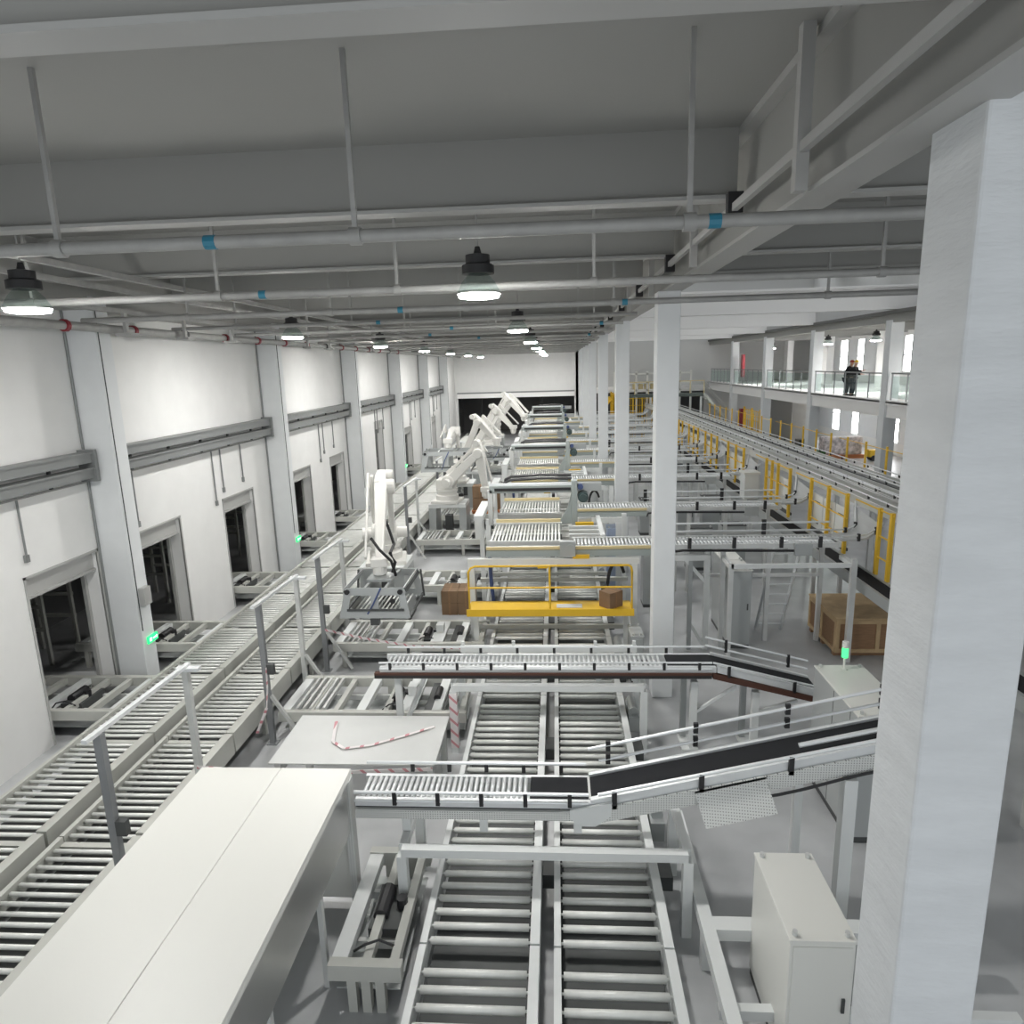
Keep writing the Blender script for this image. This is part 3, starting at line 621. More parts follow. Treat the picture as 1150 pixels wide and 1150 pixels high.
def station(k, y0):
    full = k % 2 == 0
    t = thing('layer_station', ('%s layer forming station with a gantry above the central lanes, counted from the camera' % ORD[k//2]) if k % 2 == 0 else ('%s plain roller table station between two gantries, counted from the camera' % ORD[k//2]), 'palletizer', (0,y0,0), 'layer forming stations')
    # frame
    MB().box(-2.2,1.95,y0-.22,y0-.1,2.28,2.43).build('front_beam', 'framew', t)
    MB().box(-2.05,1.8,y0+1.0,y0+1.1,1.45,1.55).box(-2.05,1.8,y0-.2,y0-.1,.62,.72).build('cross_bar', 'frame', t)
    for x in (-2.12,1.83):
        MB().box(x-.07,x+.07,y0-.23,y0-.09,0,2.28).build('post', 'framew', t)
        MB().box(x-.06,x+.06,y0+2.3,y0+2.42,0,2.95).build('post', 'framew', t)
    MB().bar((-1.95,y0,.1),(-1.75,y0+2.3,2.2),.06,.1).build('brace', 'framew', t)
    MB().box(-2.3,-2.05,y0+2.1,y0+4.2,2.86,3.0).build('side_beam', 'framew', t); MB().box(-2.28,-2.08,y0+2.1,y0+2.2,2.35,2.86).build('side_end', 'framew', t)
    # layer table
    ta, tz = (y0+.3, y0+2.2) if full else (y0-.75, y0+.95)
    MB().box(-1.75,.12,ta,tz,2.4,2.43).build('roller_shade_sheet', 'dark', t)  # added dark sheet, the shade seen through the table roller gaps
    tb = MB().box(-1.75,.12,ta-.08,ta,2.56,2.76).box(-1.75,.12,tz,tz+.08,2.56,2.76).build('table_frame', 'zinc', t)
    n = 20
    xs = [-1.68+1.72*i/(n-1) for i in range(n)]
    if k < 3: rollers(t, [(x,(ta+tz)/2,2.7) for x in xs], tz-ta-.04, .028, 'Y', 'roller')
    else:
        m = MB()
        for x in xs: m.cyl((x,ta,2.7),(x,tz,2.7),.028,6)
        m.build('table_rollers', 'roller', t)
    MB().box(-1.7,.08,tz+.08,tz+.16,2.74,2.84).build('stop_strip', 'chain', t)
    # gantry
    if not full: return t
    yg = y0+2.7
    MB().box(-1.9,.42,yg-.06,yg+.3,3.52,3.72).build('gantry_beam', 'gantry', t); MB().box(-1.75,.38,yg-.1,yg-.06,3.58,3.66).build('chain_tray', 'black', t)
    MB().box(-1.9,.42,yg,yg+.1,3.72,3.78).build('linear_rail', 'alu', t)
    MB().box(.4,.56,yg-.1,yg+.2,2.6,3.85).prism([(.4,yg-.02,2.6),(-.15,yg-.02,2.6),(.1,yg-.02,2.75),(.3,yg-.02,3.1),(.4,yg-.02,3.5)],(0,.06,0)).build('gantry_post', 'gantry', t, bev=.01)
    MB().box(-1.95,-1.82,yg-.06,yg+.1,2.6,3.6).build('gantry_leg', 'zinc', t)
    MB().box(-1.8,.4,yg+.3,yg+.75,3.5,3.56).build('gantry_deck', 'gripper', t)
    for dy in (.5,1.1):
        MB().tube([(-1.55,yg+dy,3.5),(-1.52,yg+dy,3.72),(-1.35,yg+dy,3.8),(-.5,yg+dy,3.84),(.42,yg+dy,3.82)],.045,6).build('cable_chain', 'black', t)
    MB().box(-.15,.1,yg+.4,yg+.6,3.56,3.7).build('sensor_block', 'white', t)
    MB().cyl((.72,yg-.1,3.38),(.72,yg+.35,3.38),.15,14).cyl((.72,yg-.28,3.38),(.72,yg-.1,3.38),.11,12).build('motor', 'motor', t, smooth=True)
    MB().box(.56,1.25,yg+.2,yg+.5,3.5,3.72).build('motor_plate', 'gripper', t); MB().cyl((.65,yg-.05,3.66),(.65,yg+.15,3.66),.08,10).build('encoder', 'bluehose', t)
    # right side feed frame
    for j, dy in enumerate((1.0,1.45,1.9)): MB().box(.3,1.1,y0+dy,y0+dy+.09,2.6,2.72).build('pusher_bar', 'framew', t)
    MB().bar((1.15,y0+.85,2.68),(1.15,y0+3.2,2.68),.12,.1).build('pusher_rail', 'framew', t)
    MB().box(.5,1.0,y0+2.4,y0+2.5,2.62,2.7).build('yellow_bumper', 'yellow', t, label='yellow bumper bar'); MB().box(.6,.95,y0+2.5,y0+2.7,2.62,2.8).build('valve_block', 'cabgrey', t)
    MB().box(.05,.42,y0-.3,y0-.14,2.5,2.86).cyl((.3,y0-.32,2.7),(.3,y0-.28,2.7),.1,12).build('drive_box', 'gripper', t)
    MB().box(.35,.75,y0-.26,y0-.2,2.43,2.52).box(-.5,-.25,y0-.27,y0-.22,2.2,2.28).build('yellow_plate', 'yellow', t, label='small yellow plate')
    MB().tube([(1.45+.22*math.cos(a),y0+.3,1.55+.62*math.sin(a)) for a in frange(.6,5.4,.3)],.045,6).build('hose_loop', 'black', t)
    MB().tube([(-1.72,y0+.4,2.3),(-1.7,y0+.4,1.6),(-1.66,y0+.5,1.0)],.05,6).build('air_hose', 'bluehose', t)
    return t
for k, y in enumerate(SY):
    infeed(k, y)
    station(k, y)
tag(MB().box(-2.02,-1.88,11.28,11.42,.12,1.2).build('post_tape', 'tape'), 'red and white tape wrapped round the left post of the second portal', 'tape')
# small extra roller table behind the first station
t = thing('roller_table', 'second roller table just behind the first gantry', 'conveyor', (-.8,19.7,2.7))
rollers(t, [(-1.68+1.72*i/19,20.35-.05,2.7) for i in range(0)], 1.0, .028, 'Y') if 0 else None
MB().box(-1.75,.12,19.5,19.56,2.56,2.74).box(-1.75,.12,20.2,20.26,2.56,2.74).build('table_frame', 'zinc', t)
rollers(t, [(-1.68+1.72*i/19,19.88,2.7) for i in range(20)], .6, .028, 'Y')

# yellow maintenance platform in front of the first station
t = thing('yellow_platform', 'yellow railed maintenance platform hung over the central lanes', 'platform', (-.2,15.2,1.4))
MB().box(-2.12,1.7,14.95,15.6,1.36,1.44).prism([(-2.15,14.95,1.47),(1.73,14.95,1.47),(1.73,14.95,1.3),(-2.15,14.95,1.3)],(0,-.03,0)).build('deck', 'yellow', t)
MB().box(-.05,.55,15.1,15.35,1.441,1.449).build('worn_patch', 'lid', t, label='bare worn metal patch')
yy = 14.99
MB().tube([(-2.08,yy,1.44),(-2.08,yy,2.36),(-2.02,yy,2.46),(-1.92,yy,2.5),(1.6,yy,2.5),(1.66,yy,2.46),(1.68,yy,2.36),(1.68,yy,1.44)],.026,8).build('top_rail', 'yellow', t, smooth=True)
MB().cyl((-2.08,yy,1.98),(1.68,yy,1.98),.024,8).build('mid_rail', 'yellow', t, smooth=True); MB().cyl((-.2,yy,1.44),(-.2,yy,2.5),.024,8).build('rail_post', 'yellow', t, smooth=True)
for x in (-2.0,1.6): MB().box(x-.06,x+.06,15.4,15.52,0,1.36).build('leg', 'framew', t)
def carton(x, y, z, sx, sy, sz, label, rot=0., group=None, parts=True):
    t = thing('carton', label, 'box', (x,y,z), group)
    o = MB().obox((x,y,z+sz/2),(sx,sy,sz)).build('box_body', 'carton', t, bev=.006)
    if parts: MB().obox((x,y,z+sz/2),(.045,sy+.004,sz+.004)).build('tape_strip', 'wood', t)
    t.rotation_euler.z = rot
    return t
carton(1.22,15.22,1.445,.42,.36,.38,'brown carton standing askew on the yellow platform',.7)
names = [['lower','upper'],['left','right'],['front','rear']]
for iz in range(2):
    for ix in range(2):
        for iy in range(2):
            carton(-2.86+.43*ix, 16.95+.35*iy, .64+.33*iz, .42, .34, .325, '%s %s carton in the %s row of the stack beside the yellow platform' % (names[0][iz],names[1][ix],names[2][iy]), 0, 'cartons stacked beside the yellow platform')
# pallet of cartons by the second robot
t = thing('pallet', 'orange-brown pallet under the cartons behind the second robot', 'pallet', (-2.9,28.3,.95))
MB().box(-3.6,-2.3,27.8,28.9,1.05,1.1).build('deck', 'pallet', t)
for x in (-3.5,-2.95,-2.4): MB().box(x-.08,x+.08,27.85,28.85,.95,1.05).build('stringer', 'pallet', t)
transfer(-3.7,-2.1,27.7,29.0,'low roller base under the orange-brown pallet',False,.95)
for i, (x, z) in enumerate(((-3.25,1.1),(-3.25,1.62),(-2.62,1.1),(-2.62,1.55))):
    carton(x,28.2,z,.6,.6,.5 if i < 2 else .44,('lower left','upper left','lower right','upper right')[i]+' carton on the orange-brown pallet', 0, 'cartons on the orange-brown pallet')

# ------------------------------------------------------------------ robots
def pedestal(x, y, w, d, h, label):
    t = thing('robot_pedestal', label, 'pedestal', (x,y,0), 'robot pedestals')
    for dx in (-1,1):
        MB().box(x+dx*(w/2-.14)-.14,x+dx*(w/2-.14)+.14,y-d/2,y+d/2,0,h-.16).build('leg', 'gripper', t)
    MB().box(x-w/2,x+w/2,y-d/2,y+d/2,h-.16,h).build('top_plate', 'framew', t, bev=.01); MB().box(x-w/2,x+w/2,y-d/2,y+d/2,0,.1).build('base_plate', 'gripper', t)
    MB().box(x-.2,x+.1,y,y+.3,.3,1.1).build('valve_unit', 'dark', t)
    return t
def robot(label, base, elbow, wrist, grip=None, gsize=(1.4,1.5,.7), cable=False, flip=1):
    bx, by, bz = base; E = Vector(elbow); W = Vector(wrist)
    t = thing('palletizing_robot', label, 'robot', base, 'cream palletizing robots')
    d = Vector((W.x-bx, W.y-by, 0)); d.normalize(); s = Vector((-d.y,d.x,0))*flip
    S = Vector((bx,by,bz+.85)) + d*.12
    MB().obox((bx,by,bz+.06),(1.1,1.1,.12),math.atan2(d.y,d.x)).build('base_plate', 'robot', t, bev=.02)
    MB().lathe([(.46,.12),(.46,.3),(.4,.34),(.4,.42),(.44,.46),(.44,.56)], (bx,by,bz), 20).build('base', 'robot', t, smooth=True)
    MB().obox(tuple(Vector((bx,by,bz+.75))-d*.02),(.7,.62,.42),math.atan2(d.y,d.x)).cyl(S-s*.34,S+s*.34,.27,18).build('turret', 'robot', t, bev=.04)
    MB().cyl(S+s*.34,S+s*.62,.15,14).build('shoulder_motor', 'robot', t, smooth=True); MB().cyl(S-s*.34,S-s*.6,.17,14).build('shoulder_motor', 'robot', t, smooth=True)
    MB().bar(S+s*.22,E+s*.22,.16,.42,.14,.3,side=s).cyl(E-s*.05,E+s*.36,.2,16).build('lower_arm', 'robot', t, bev=.04)
    back = E - (W-E).normalized()*.42
    MB().bar(back,E,.26,.3,.34,.4,side=s).bar(E,W+Vector((0,0,.05)),.34,.4,.2,.22,side=s).build('forearm', 'robot', t, bev=.05)
    MB().cyl(back-s*.1+Vector((0,0,.02)),back+s*.3,.13,12).build('elbow_motor', 'robot', t, smooth=True)
    q0 = S - d*.4 - s*.3; q1 = back - s*.25
    MB().bar(q0,q1,.07,.1,side=s).build('parallel_rod', 'robot', t, bev=.01)
    tri = E + Vector((0,0,.36)) + d*.05
    MB().bar(S+Vector((0,0,.3))-s*.3-d*.2,tri-s*.3,.06,.09,side=s).bar(tri-s*.3,W+Vector((0,0,.28))+d*.22-s*.3,.05,.08,side=s).build('parallel_rod', 'robot', t, bev=.01)
    MB().prism([tri-s*.34,E+d*.3-s*.34+Vector((0,0,.02)),E-d*.28-s*.34],s*.06).build('link_triangle', 'robot', t)
    MB().cyl(W+Vector((0,0,.2)),W-Vector((0,0,.18)),.17,16).cyl(W-Vector((0,0,.18)),W-Vector((0,0,.26)),.12,14).obox(tuple(W+Vector((0,0,.12))),(.36,.4,.2),math.atan2(d.y,d.x)).build('wrist', 'robot', t, bev=.02)
    if cable:
        MB().tube([E+s*-.05+Vector((.22,-.5,-.7)),E+Vector((.34,-.75,-1.0)),E+Vector((.5,-1.0,-1.3)),W+Vector((.3,-.1,.35)),W+Vector((.38,0,.1)),W+Vector((.3,0,-.15))],.04,8).build('cable', 'black', t)
        MB().tube([W+Vector((-.1,-.22,.75)),W+Vector((.12,-.35,.5)),W+Vector((.35,-.25,.2)),W+Vector((.4,-.1,-.2))],.035,8).build('cable', 'black', t)
    if grip:
        gx, gy, gz = grip; w, dp, h = gsize
        g = thing('layer_gripper', 'grey layer gripper box carried by '+label.split(',')[0], 'gripper', (gx,gy,gz-h), 'robot grippers')
        z1 = gz; z0 = gz-h
        for y, n_ in ((gy-dp/2,'front_plate'),(gy+dp/2,'rear_plate')):
            m = MB(); fl = .14
            def P(u, z): return (gx+u*(w/2+fl*(z1-z)/h), y-(.12*(z1-z)/h if y < gy else 0), z)
            m.prism([P(-1,z1),P(1,z1),P(1,z1-.17),P(-1,z1-.17)],(0,.03,0)); m.prism([P(-1,z0+.16),P(1,z0+.16),P(1,z0),P(-1,z0)],(0,.03,0))
            for u0, u1 in ((-1,-.78),(-.12,.12),(.78,1)): m.prism([P(u0,z1-.17),P(u1,z1-.17),P(u1,z0+.16),P(u0,z0+.16)],(0,.03,0))
            m.build(n_, 'gripper', g)
        for u in (-1,-.35,.35,1): MB().box(gx+u*w/2-.03,gx+u*w/2+.03,gy-dp/2,gy+dp/2,z1-.08,z1-.01).build('top_bar', 'gripper', g)
        for u in (-1,1): MB().prism([(gx+u*w/2,gy-dp/2,z1),(gx+u*w/2,gy+dp/2,z1),(gx+u*(w/2+.05),gy+dp/2,z1-.1),(gx+u*(w/2+.05),gy-dp/2,z1-.1)],(.02,0,0)).bar((gx+u*(w/2+.12),gy-dp/2,z0),(gx+u*(w/2+.12),gy+dp/2,z0+.04),.05,.05).bar((gx+u*(w/2+.1),gy+dp/2-.05,z1),(gx+u*(w/2+.16),gy+dp/2-.05,z0),.06,.04).build('side_frame', 'dark', g)
        for u, zz in ((-.92,z1-.08),(.88,z1-.08),(.62,z1-.3)): MB().cyl((gx+u*w/2,gy-dp/2-.03,zz),(gx+u*w/2,gy-dp/2-.07,zz),.06,12).build('knob', 'black', g)
        MB().box(gx-.3,gx+.3,gy-.3,gy+.3,z1,z1+.06).build('mount_plate', 'gripper', g)
        MB().tube([(gx+.15,gy-dp/2,z1),(gx-.02,gy-dp/2-.12,z1-.35),(gx-.16,gy-dp/2-.1,z0+.1),(gx-.2,gy-dp/2,z0)],.02,6).build('hose', 'bluehose', g)
        m = MB()
        for j in range(12): m.cyl((gx-w/2+.12+j*(w-.24)/11,gy-dp/2+.1,z0+.05),(gx-w/2+.12+j*(w-.24)/11,gy+dp/2-.1,z0+.05),.02,6)
        m.build('fork_bars', 'roller', g)
        MB().box(gx-w/2+.05,gx+w/2,gy-dp/2-.13,gy-dp/2-.11,z0+.17,z0+.22).box(gx-.1,gx+.1,gy-dp/2-.15,gy-dp/2-.02,z0-.16,z0).build('rack_bar', 'dark', g)
    return t
pedestal(-4.85,18.3,1.25,1.3,1.7,'grey pedestal carrying the nearest robot')
robot('nearest cream robot, its forearm dipping towards the camera', (-4.85,18.3,1.7), (-4.62,17.35,4.0), (-4.25,15.35,2.42), (-4.18,15.25,2.16), (1.36,1.5,.68), True)
pedestal(-4.4,27.0,1.5,1.2,1.68,'grey pedestal carrying the second robot')
robot('second cream robot, its arm stretched out to the right', (-4.45,26.9,1.68), (-3.08,26.8,3.66), (-2.85,26.7,2.1), None, flip=-1)
pedestal(-4.6,31.8,1.4,1.3,1.7,'grey pedestal carrying the third robot')
robot('third cream robot, holding a raised grey gripper', (-4.75,31.6,1.7), (-4.75,31.0,4.1), (-4.75,29.6,3.75), (-4.75,29.4,3.5), (1.9,1.4,.85))
for i, (by, ex, ez, wx, wz) in enumerate(((35.6,-3.95,4.2,-3.05,3.2),(40.6,-3.45,4.45,-2.5,3.4),(47.2,-3.25,4.85,-2.2,3.6),(53.6,-3.3,4.3,-2.4,3.2))):
    pedestal(-4.8,by,1.4,1.3,1.7,'grey pedestal carrying the %s robot' % ORD[i+3])
    robot('%s cream robot from the camera, arm bent in a peak' % ORD[i+3], (-4.8,by,1.7), (ex,by-.4,ez), (wx,by-.8,wz), (wx,by-.8,wz-.26) if i == 0 else None, (1.3,1.2,.6), flip=-1)

# ------------------------------------------------------------------ lid sheet, cabinets, crate, ladder
t = thing('lid_sheet', 'flat grey sheet metal lid lying over the near transfer conveyor', 'lid', (-3.3,10,.95))
MB().box(-4.6,-1.95,9.35,10.85,.985,1.005).build('sheet', 'lid', t, bev=.004)
for x in (-4.5,-2.05): MB().box(x-.05,x+.05,9.45,10.75,.75,.985).build('edge_bar', 'zinc', t)
for x in (-4.5,-2.05):
    for y in (9.5,10.7): MB().box(x-.05,x+.05,y-.05,y+.05,0,.75).build('leg', 'zinc', t)
t = thing('machine_cabinet', 'big white flat-topped machine cabinet at the bottom left', 'cabinet', (-3.7,5.8,0))
MB().box(-4.68,-3.62,3.0,7.7,1.96,2.0).box(-3.615,-2.7,3.0,7.7,1.96,2.0).build('top_panel', 'white', t, bev=.006)
MB().box(-2.74,-2.7,3.0,7.7,1.9,1.96).box(-4.68,-4.64,3,7.7,1.9,1.96).build('top_edge', 'white', t)
MB().box(-2.74,-2.715,3.0,7.5,1.2,1.9).build('steel_apron', 'steel', t, label='wavy polished steel apron')
MB().box(-2.78,-2.69,7.55,7.7,0,1.9).box(-4.68,-4.58,7.6,7.7,0,1.9).build('corner_post', 'perf', t)
MB().box(-4.68,-2.78,7.66,7.7,.1,1.9).box(-4.68,-4.64,3,7.6,.1,1.9).build('side_panel', 'white', t)
for y in (3.6,5.0,6.4): MB().box(-2.78,-2.72,y,y+.07,0,1.2).build('rail_post', 'zinc', t)
def cabinet(x0,x1,y0,y1,z,label,m='cabgrey',top='white',seams=(),beacon=False,n=None):
    t = thing('control_cabinet', label, 'cabinet', ((x0+x1)/2,(y0+y1)/2,0))
    MB().box(x0+.01,x1-.01,y0+.01,y1-.01,0,.1).build('plinth', 'dark', t)
    MB().box(x0,x1,y0,y1,.1,z-.03).build('body', m, t, bev=.008)
    MB().box(x0-.01,x1+.01,y0-.01,y1+.01,z-.03,z).build('roof_plate', top, t, bev=.006)
    d = MB().box(x0+.03,x1-.03,y0-.012,y0,.14,z-.07).build('door', m, t); MB().box(x1-.1,x1-.07,y0-.03,y0-.012,z*.5,z*.5+.16).build('handle', 'dark', d)
    for y in seams: MB().box(x0-.004,x0+.01,y-.006,y+.006,.12,z-.05).build('door_seam', 'dark', t)
    for xx in (x0+.06,x1-.06):
        for yy in (y0+.06,y1-.06): MB().cyl((xx,yy,z),(xx,yy,z+.05),.025,8).build('lifting_eye', 'zinc', t)
    return t
cabinet(4.2,4.95,9.03,10.7,2.04,'tall grey control cabinet beside the near column with a lit beacon','cabgrey','white',(9.05+.25,9.9))
t = thing('stack_light', 'glowing green beacon standing on the tall grey cabinet', 'beacon', (4.6,10.55,2.04))
MB().cyl((4.6,10.55,2.04),(4.6,10.55,2.25),.018,8).cyl((4.6,10.55,2.04),(4.6,10.55,2.06),.05,10).build('stem', 'white', t)
MB().cyl((4.6,10.55,2.25),(4.6,10.55,2.42),.05,14).build('green_lens', 'beacon', t, smooth=True); MB().cyl((4.6,10.55,2.42),(4.6,10.55,2.52),.05,14).build('cap', 'white', t, smooth=True)
cabinet(4.17,4.68,16.05,16.9,2.03,'grey control cabinet with bright top under the first infeed, front one','gripper','white')
cabinet(4.17,4.68,16.95,17.95,2.03,'grey control cabinet with bright top under the first infeed, rear one','gripper','white')
cabinet(1.5,1.9,20.2,20.8,2.1,'pale blue control cabinet behind the middle column','blue','blue')
cabinet(2.45,2.95,19.0,19.6,1.9,'grey control cabinet beside the pale blue one','cabgrey','cabgrey')
cabinet(1.58,1.86,14.2,14.9,1.1,'low grey box cabinet by the first middle column','gripper','cabgrey')
cabinet(2.15,2.76,5.6,6.78,1.6,'low white box with lifting eyes at the bottom edge by the near column','white','white')
for i, (x, y) in enumerate(((3.2,22.6),(4.4,22.6),(5.6,22.9),(3.4,27.6),(4.8,27.6),(6.0,27.9))):
    cabinet(x,x+.8,y,y+.6,1.5,'dark grey equipment cabinet on the floor between infeeds, %s in the %s row' % (('left','middle','right')[i%3],('nearer','farther')[i//3]),'gripper','dark')
t = thing('floor_frame', 'low white steel frame on the floor by the near column', 'frame', (3,7,0))
MB().box(1.6,4.6,6.75,6.95,.45,.6).box(1.6,1.75,6.95,8.9,.45,.6).box(1.6,4.6,5.9,6.0,.3,.42).box(1.6,1.75,4.4,6.75,.45,.6).build('frame_beam', 'framew', t)
for x in (1.67,3.0,4.5): MB().box(x-.06,x+.06,6.78,6.92,0,.45).build('leg', 'framew', t)
t = thing('wooden_crate', 'large plywood crate with pine battens standing under the main line', 'crate', (7.6,16.4,0))
x0,x1,y0,y1,h = 6.55,8.4,15.55,17.3,.98
MB().box(x0,x1,y0,y1,.12,h-.04).build('panels', 'wood', t)
MB().box(x0-.03,x1+.03,y0-.03,y1+.03,h-.04,h).build('lid', 'batten', t)
m = MB()
for z in (.12,h-.14): m.box(x0-.025,x1,y0-.025,y0,z,z+.09).box(x0-.025,x0,y0,y1,z,z+.09)
for x in (x0-.025,x0+.9,x1-.1): m.box(x,x+.09,y0-.026,y0,.12,h-.05)
for y in (y0,y0+.85,y1-.1): m.box(x0-.026,x0,y,y+.09,.12,h-.05)
m.build('battens', 'batten', t)
for y in (y0+.1,y0+.8,y1-.2): MB().box(x0,x1,y,y+.12,0,.12).build('skid', 'wood', t)
t = thing('leaning_ladder', 'aluminium ladder leaning against the first infeed conveyor', 'ladder', (5.5,17.3,0))
L = [((5.19,17.32,0),(5.45,16.85,2.5)),((5.83,17.32,0),(6.09,16.85,2.5))]
for a, b in L: MB().bar(a,b,.035,.075).build('rail', 'alu', t)
for i in range(8):
    f = .07+i*.115; p = [Vector(a).lerp(Vector(b),f) for a,b in L]; MB().cyl(p[0],p[1],.02,8).build('rung', 'alu', t)

# ------------------------------------------------------------------ main line on the right
XM = 7.7
for k, (a, b) in enumerate(((7.7,8.28),(8.42,9.0),(9.26,9.82))):
    t = thing('main_conveyor', ('raised main conveyor lane next to the yellow left fence','middle raised main conveyor lane on the right','raised main conveyor lane next to the right yellow posts')[k], 'conveyor', ((a+b)/2,12,3.4), 'raised main conveyor lanes')
    m = MB()
    for y in frange(9, 60, .16): m.cyl((a+.03,y,3.46),(b-.03,y,3.46),.04,6)
    m.build('rollers', 'frame', t, kind='stuff')
    for x in (a-.04,b): MB().box(x,x+.04,9,60,3.28,3.5).build('side_frame', 'zinc', t)
    for x, z in ((a-.02,3.62),(b+.02,3.62)): MB().cyl((x,9,z),(x,60,z),.018,6).build('guard_rail', 'alu', t, smooth=True)
    for y in frange(15, 45, 1.0):
        for x in (a-.02,b+.02): MB().box(x-.015,x+.015,y-.03,y+.03,3.54,3.63).build('bracket', 'black', t)
    MB().box(a,b,9,60,3.3,3.32).build('bed_plate', 'beltgrey', t)
    for y in frange(14, 58, 4.4): MB().box(a,a+.1,y,y+.1,0,3.28).build('leg', 'zinc', t)
tag(MB().box(9.06,9.2,9,60,3.3,3.52).build('gap_strip', 'dark'), 'dark strip filling the gap between the raised main conveyor lanes', 'cable trough')  # dark strip put into the gap between two lanes
t = thing('lower_belt_line', 'dark lower belt line running under the raised main conveyor', 'conveyor', (7.1,20,1.8))
MB().box(6.95,7.35,9,58,1.86,1.95).build('belt', 'belt', t); MB().box(6.88,6.95,9,58,1.72,1.97).box(7.35,7.42,9,58,1.72,1.97).build('side_frame', 'gripper', t)
for y in frange(9.4, 57, 4.4): MB().box(6.9,7.0,y,y+.1,0,1.72).build('leg', 'zinc', t)
for k, y in enumerate(SY[:8]):
    t = thing('side_panel_row', 'white panel row below the raised main line, %s from the camera' % ORD[k], 'panel', (7.6,y+1.7,2), 'side panels of the main line')
    for j in range(3):
        MB().box(7.56,7.6,y+1.75+.85*j,y+2.55+.85*j,2.1,3.1).build('panel', 'framew', t)
        MB().box(7.55,7.56,y+1.95+.85*j,y+2.35+.85*j,2.85,2.9).box(7.55,7.56,y+2.0+.85*j,y+2.3+.85*j,2.25,2.29).build('dark_slot', 'dark', t)
    MB().box(7.5,7.6,y+1.7,y+4.3,2.0,2.08).build('lower_rail', 'dark', t)
for k in range(9):
    y0 = 16.05-4.4 if k == 0 else SY[k-1]
    ps = [15.3,15.88] if k == 0 else [y0+1.65,y0+2.85,y0+4.15]
    if k == 2: ps.append(y0+3.5)
    t = thing('yellow_fence', 'yellow tube fence left of the raised main line, %s section from the camera' % ORD[k], 'fence', (7.47,ps[0],1.95), 'yellow fences left of the main line')
    for p in ps: MB().box(7.43,7.51,p-.045,p+.045,1.95,3.55).build('post', 'yellow', t)
    for z in (3.5,2.9,2.4): MB().cyl((7.47,min(ps)-.1,z),(7.47,max(ps)+(1.3 if z > 3.4 and k < 8 else .05),z),.02,6).build('rail', 'yellow', t, smooth=True)
ps = frange(18.3, 46, 1.42)
for k in range(4):
    seg = ps[k*5:(k+1)*5]
    t = thing('yellow_fence', 'slim yellow post fence right of the main line, %s section from the camera' % ORD[k], 'fence', (9.98,seg[0],3.4), 'yellow fences right of the main line')
    for p in seg: MB().box(9.955,10.005,p-.03,p+.03,3.3,4.3).build('post', 'yellow', t)
    for z in (4.2,3.42): MB().cyl((9.98,seg[0],z),(9.98,seg[-1]+.7,z),.012,6).build('rail', 'yellow', t)

# things under the mezzanine and at the far end
def mesh_fence(x0,y0,x1,y1,z0,z1,label,n=8,nz=4):
    t = thing('yellow_mesh_fence', label, 'fence', (x0,y0,z0))
    for i in range(n+1):
        f = i/n; x = x0+(x1-x0)*f; y = y0+(y1-y0)*f
        w = .06 if i % 4 == 0 else .02
        MB().box(x-w,x+w,y-w,y+w,z0,z1+(.15 if i % 4 == 0 else 0)).build('post' if i % 4 == 0 else 'wire', 'yellow', t)
    for j in range(nz+1):
        z = z0+.1+(z1-z0-.15)*j/nz; MB().cyl((x0,y0,z),(x1,y1,z),.025,6).build('bar', 'yellow', t)
    return t
mesh_fence(15.4,50.6,15.4,57.2,0,3.1,'yellow mesh fence under the mezzanine near the red hydrant box',12)
mesh_fence(5.3,62.5,8.6,62.5,0,3.9,'tall yellow mesh fence in front of the far dark opening',16,6)
mesh_fence(5.3,62.5,5.3,66.5,0,4.2,'yellow mesh fence side return at the far dark opening',8,5)
t = thing('yellow_robot', 'yellow machine half hidden behind the tall far mesh fence', 'machine', (4.6,65.5,0))
MB().box(4.0,5.2,65,66.2,0,1.2).build('base', 'dark', t); MB().bar((4.6,65.6,1.2),(4.4,65.6,3.0),.5,.6).bar((4.4,65.6,3.0),(5.2,65.4,3.8),.4,.5).build('arm', 'yellow', t, bev=.05)
tag(MB().box(15.3,15.7,58.0,58.5,1.2,3.0).build('hydrant_box', 'red'), 'dark red hydrant box on the floor by the farthest mezzanine column', 'hydrant box')
tag(MB().box(15.2,15.4,57.6,58.1,5.6,7.4).build('fire_cabinet', 'red'), 'dark red cabinet up on the mezzanine by the far column', 'fire cabinet')
t = thing('crossover_platform', 'dark green crossover platform with stairs at the far end of the main line', 'platform', (10,59,0))
MB().box(5.5,12.4,58.6,60.2,4.1,4.35).build('deck', 'deckgreen', t)
for x in (5.6,8.0,10.2,12.2): MB().box(x-.08,x+.08,58.7,58.86,0,4.1).build('leg', 'zinc', t)
for s_ in (58.6,60.1): MB().bar((12.4,s_,4.3),(15.0,s_,1.4),.08,.2).bar((12.4,s_,5.3),(15.0,s_,2.4),.05,.05).build('stringer', 'frame', t)
for i in range(9): MB().box(12.5+.29*i,12.72+.29*i,58.6,60.1,4.1-.32*i,4.14-.32*i).build('tread', 'zinc', t)
for x in frange(5.5,12.4,1.15): MB().box(x-.03,x+.03,58.6,58.66,4.35,5.4).build('rail_post', 'chain', t)
MB().box(5.5,12.4,58.6,58.65,5.35,5.42).build('handrail', 'chain', t)
t = thing('storage_rack', 'tall rack with bright bays behind the dark green platform', 'rack', (9,65,0))
for x in frange(5.5,12.5,1.0): MB().box(x-.08,x+.08,64.8,65,0,6.2).build('upright', 'white', t)
for z in (4.4,5.1,5.9): MB().box(5.5,12.5,64.8,65.0,z,z+.14).build('shelf', 'white', t)
for x in frange(7.2,10.6,.55): MB().box(x,x+.4,65.1,65.5,4.55,5.05).build('bin', 'chain', t)
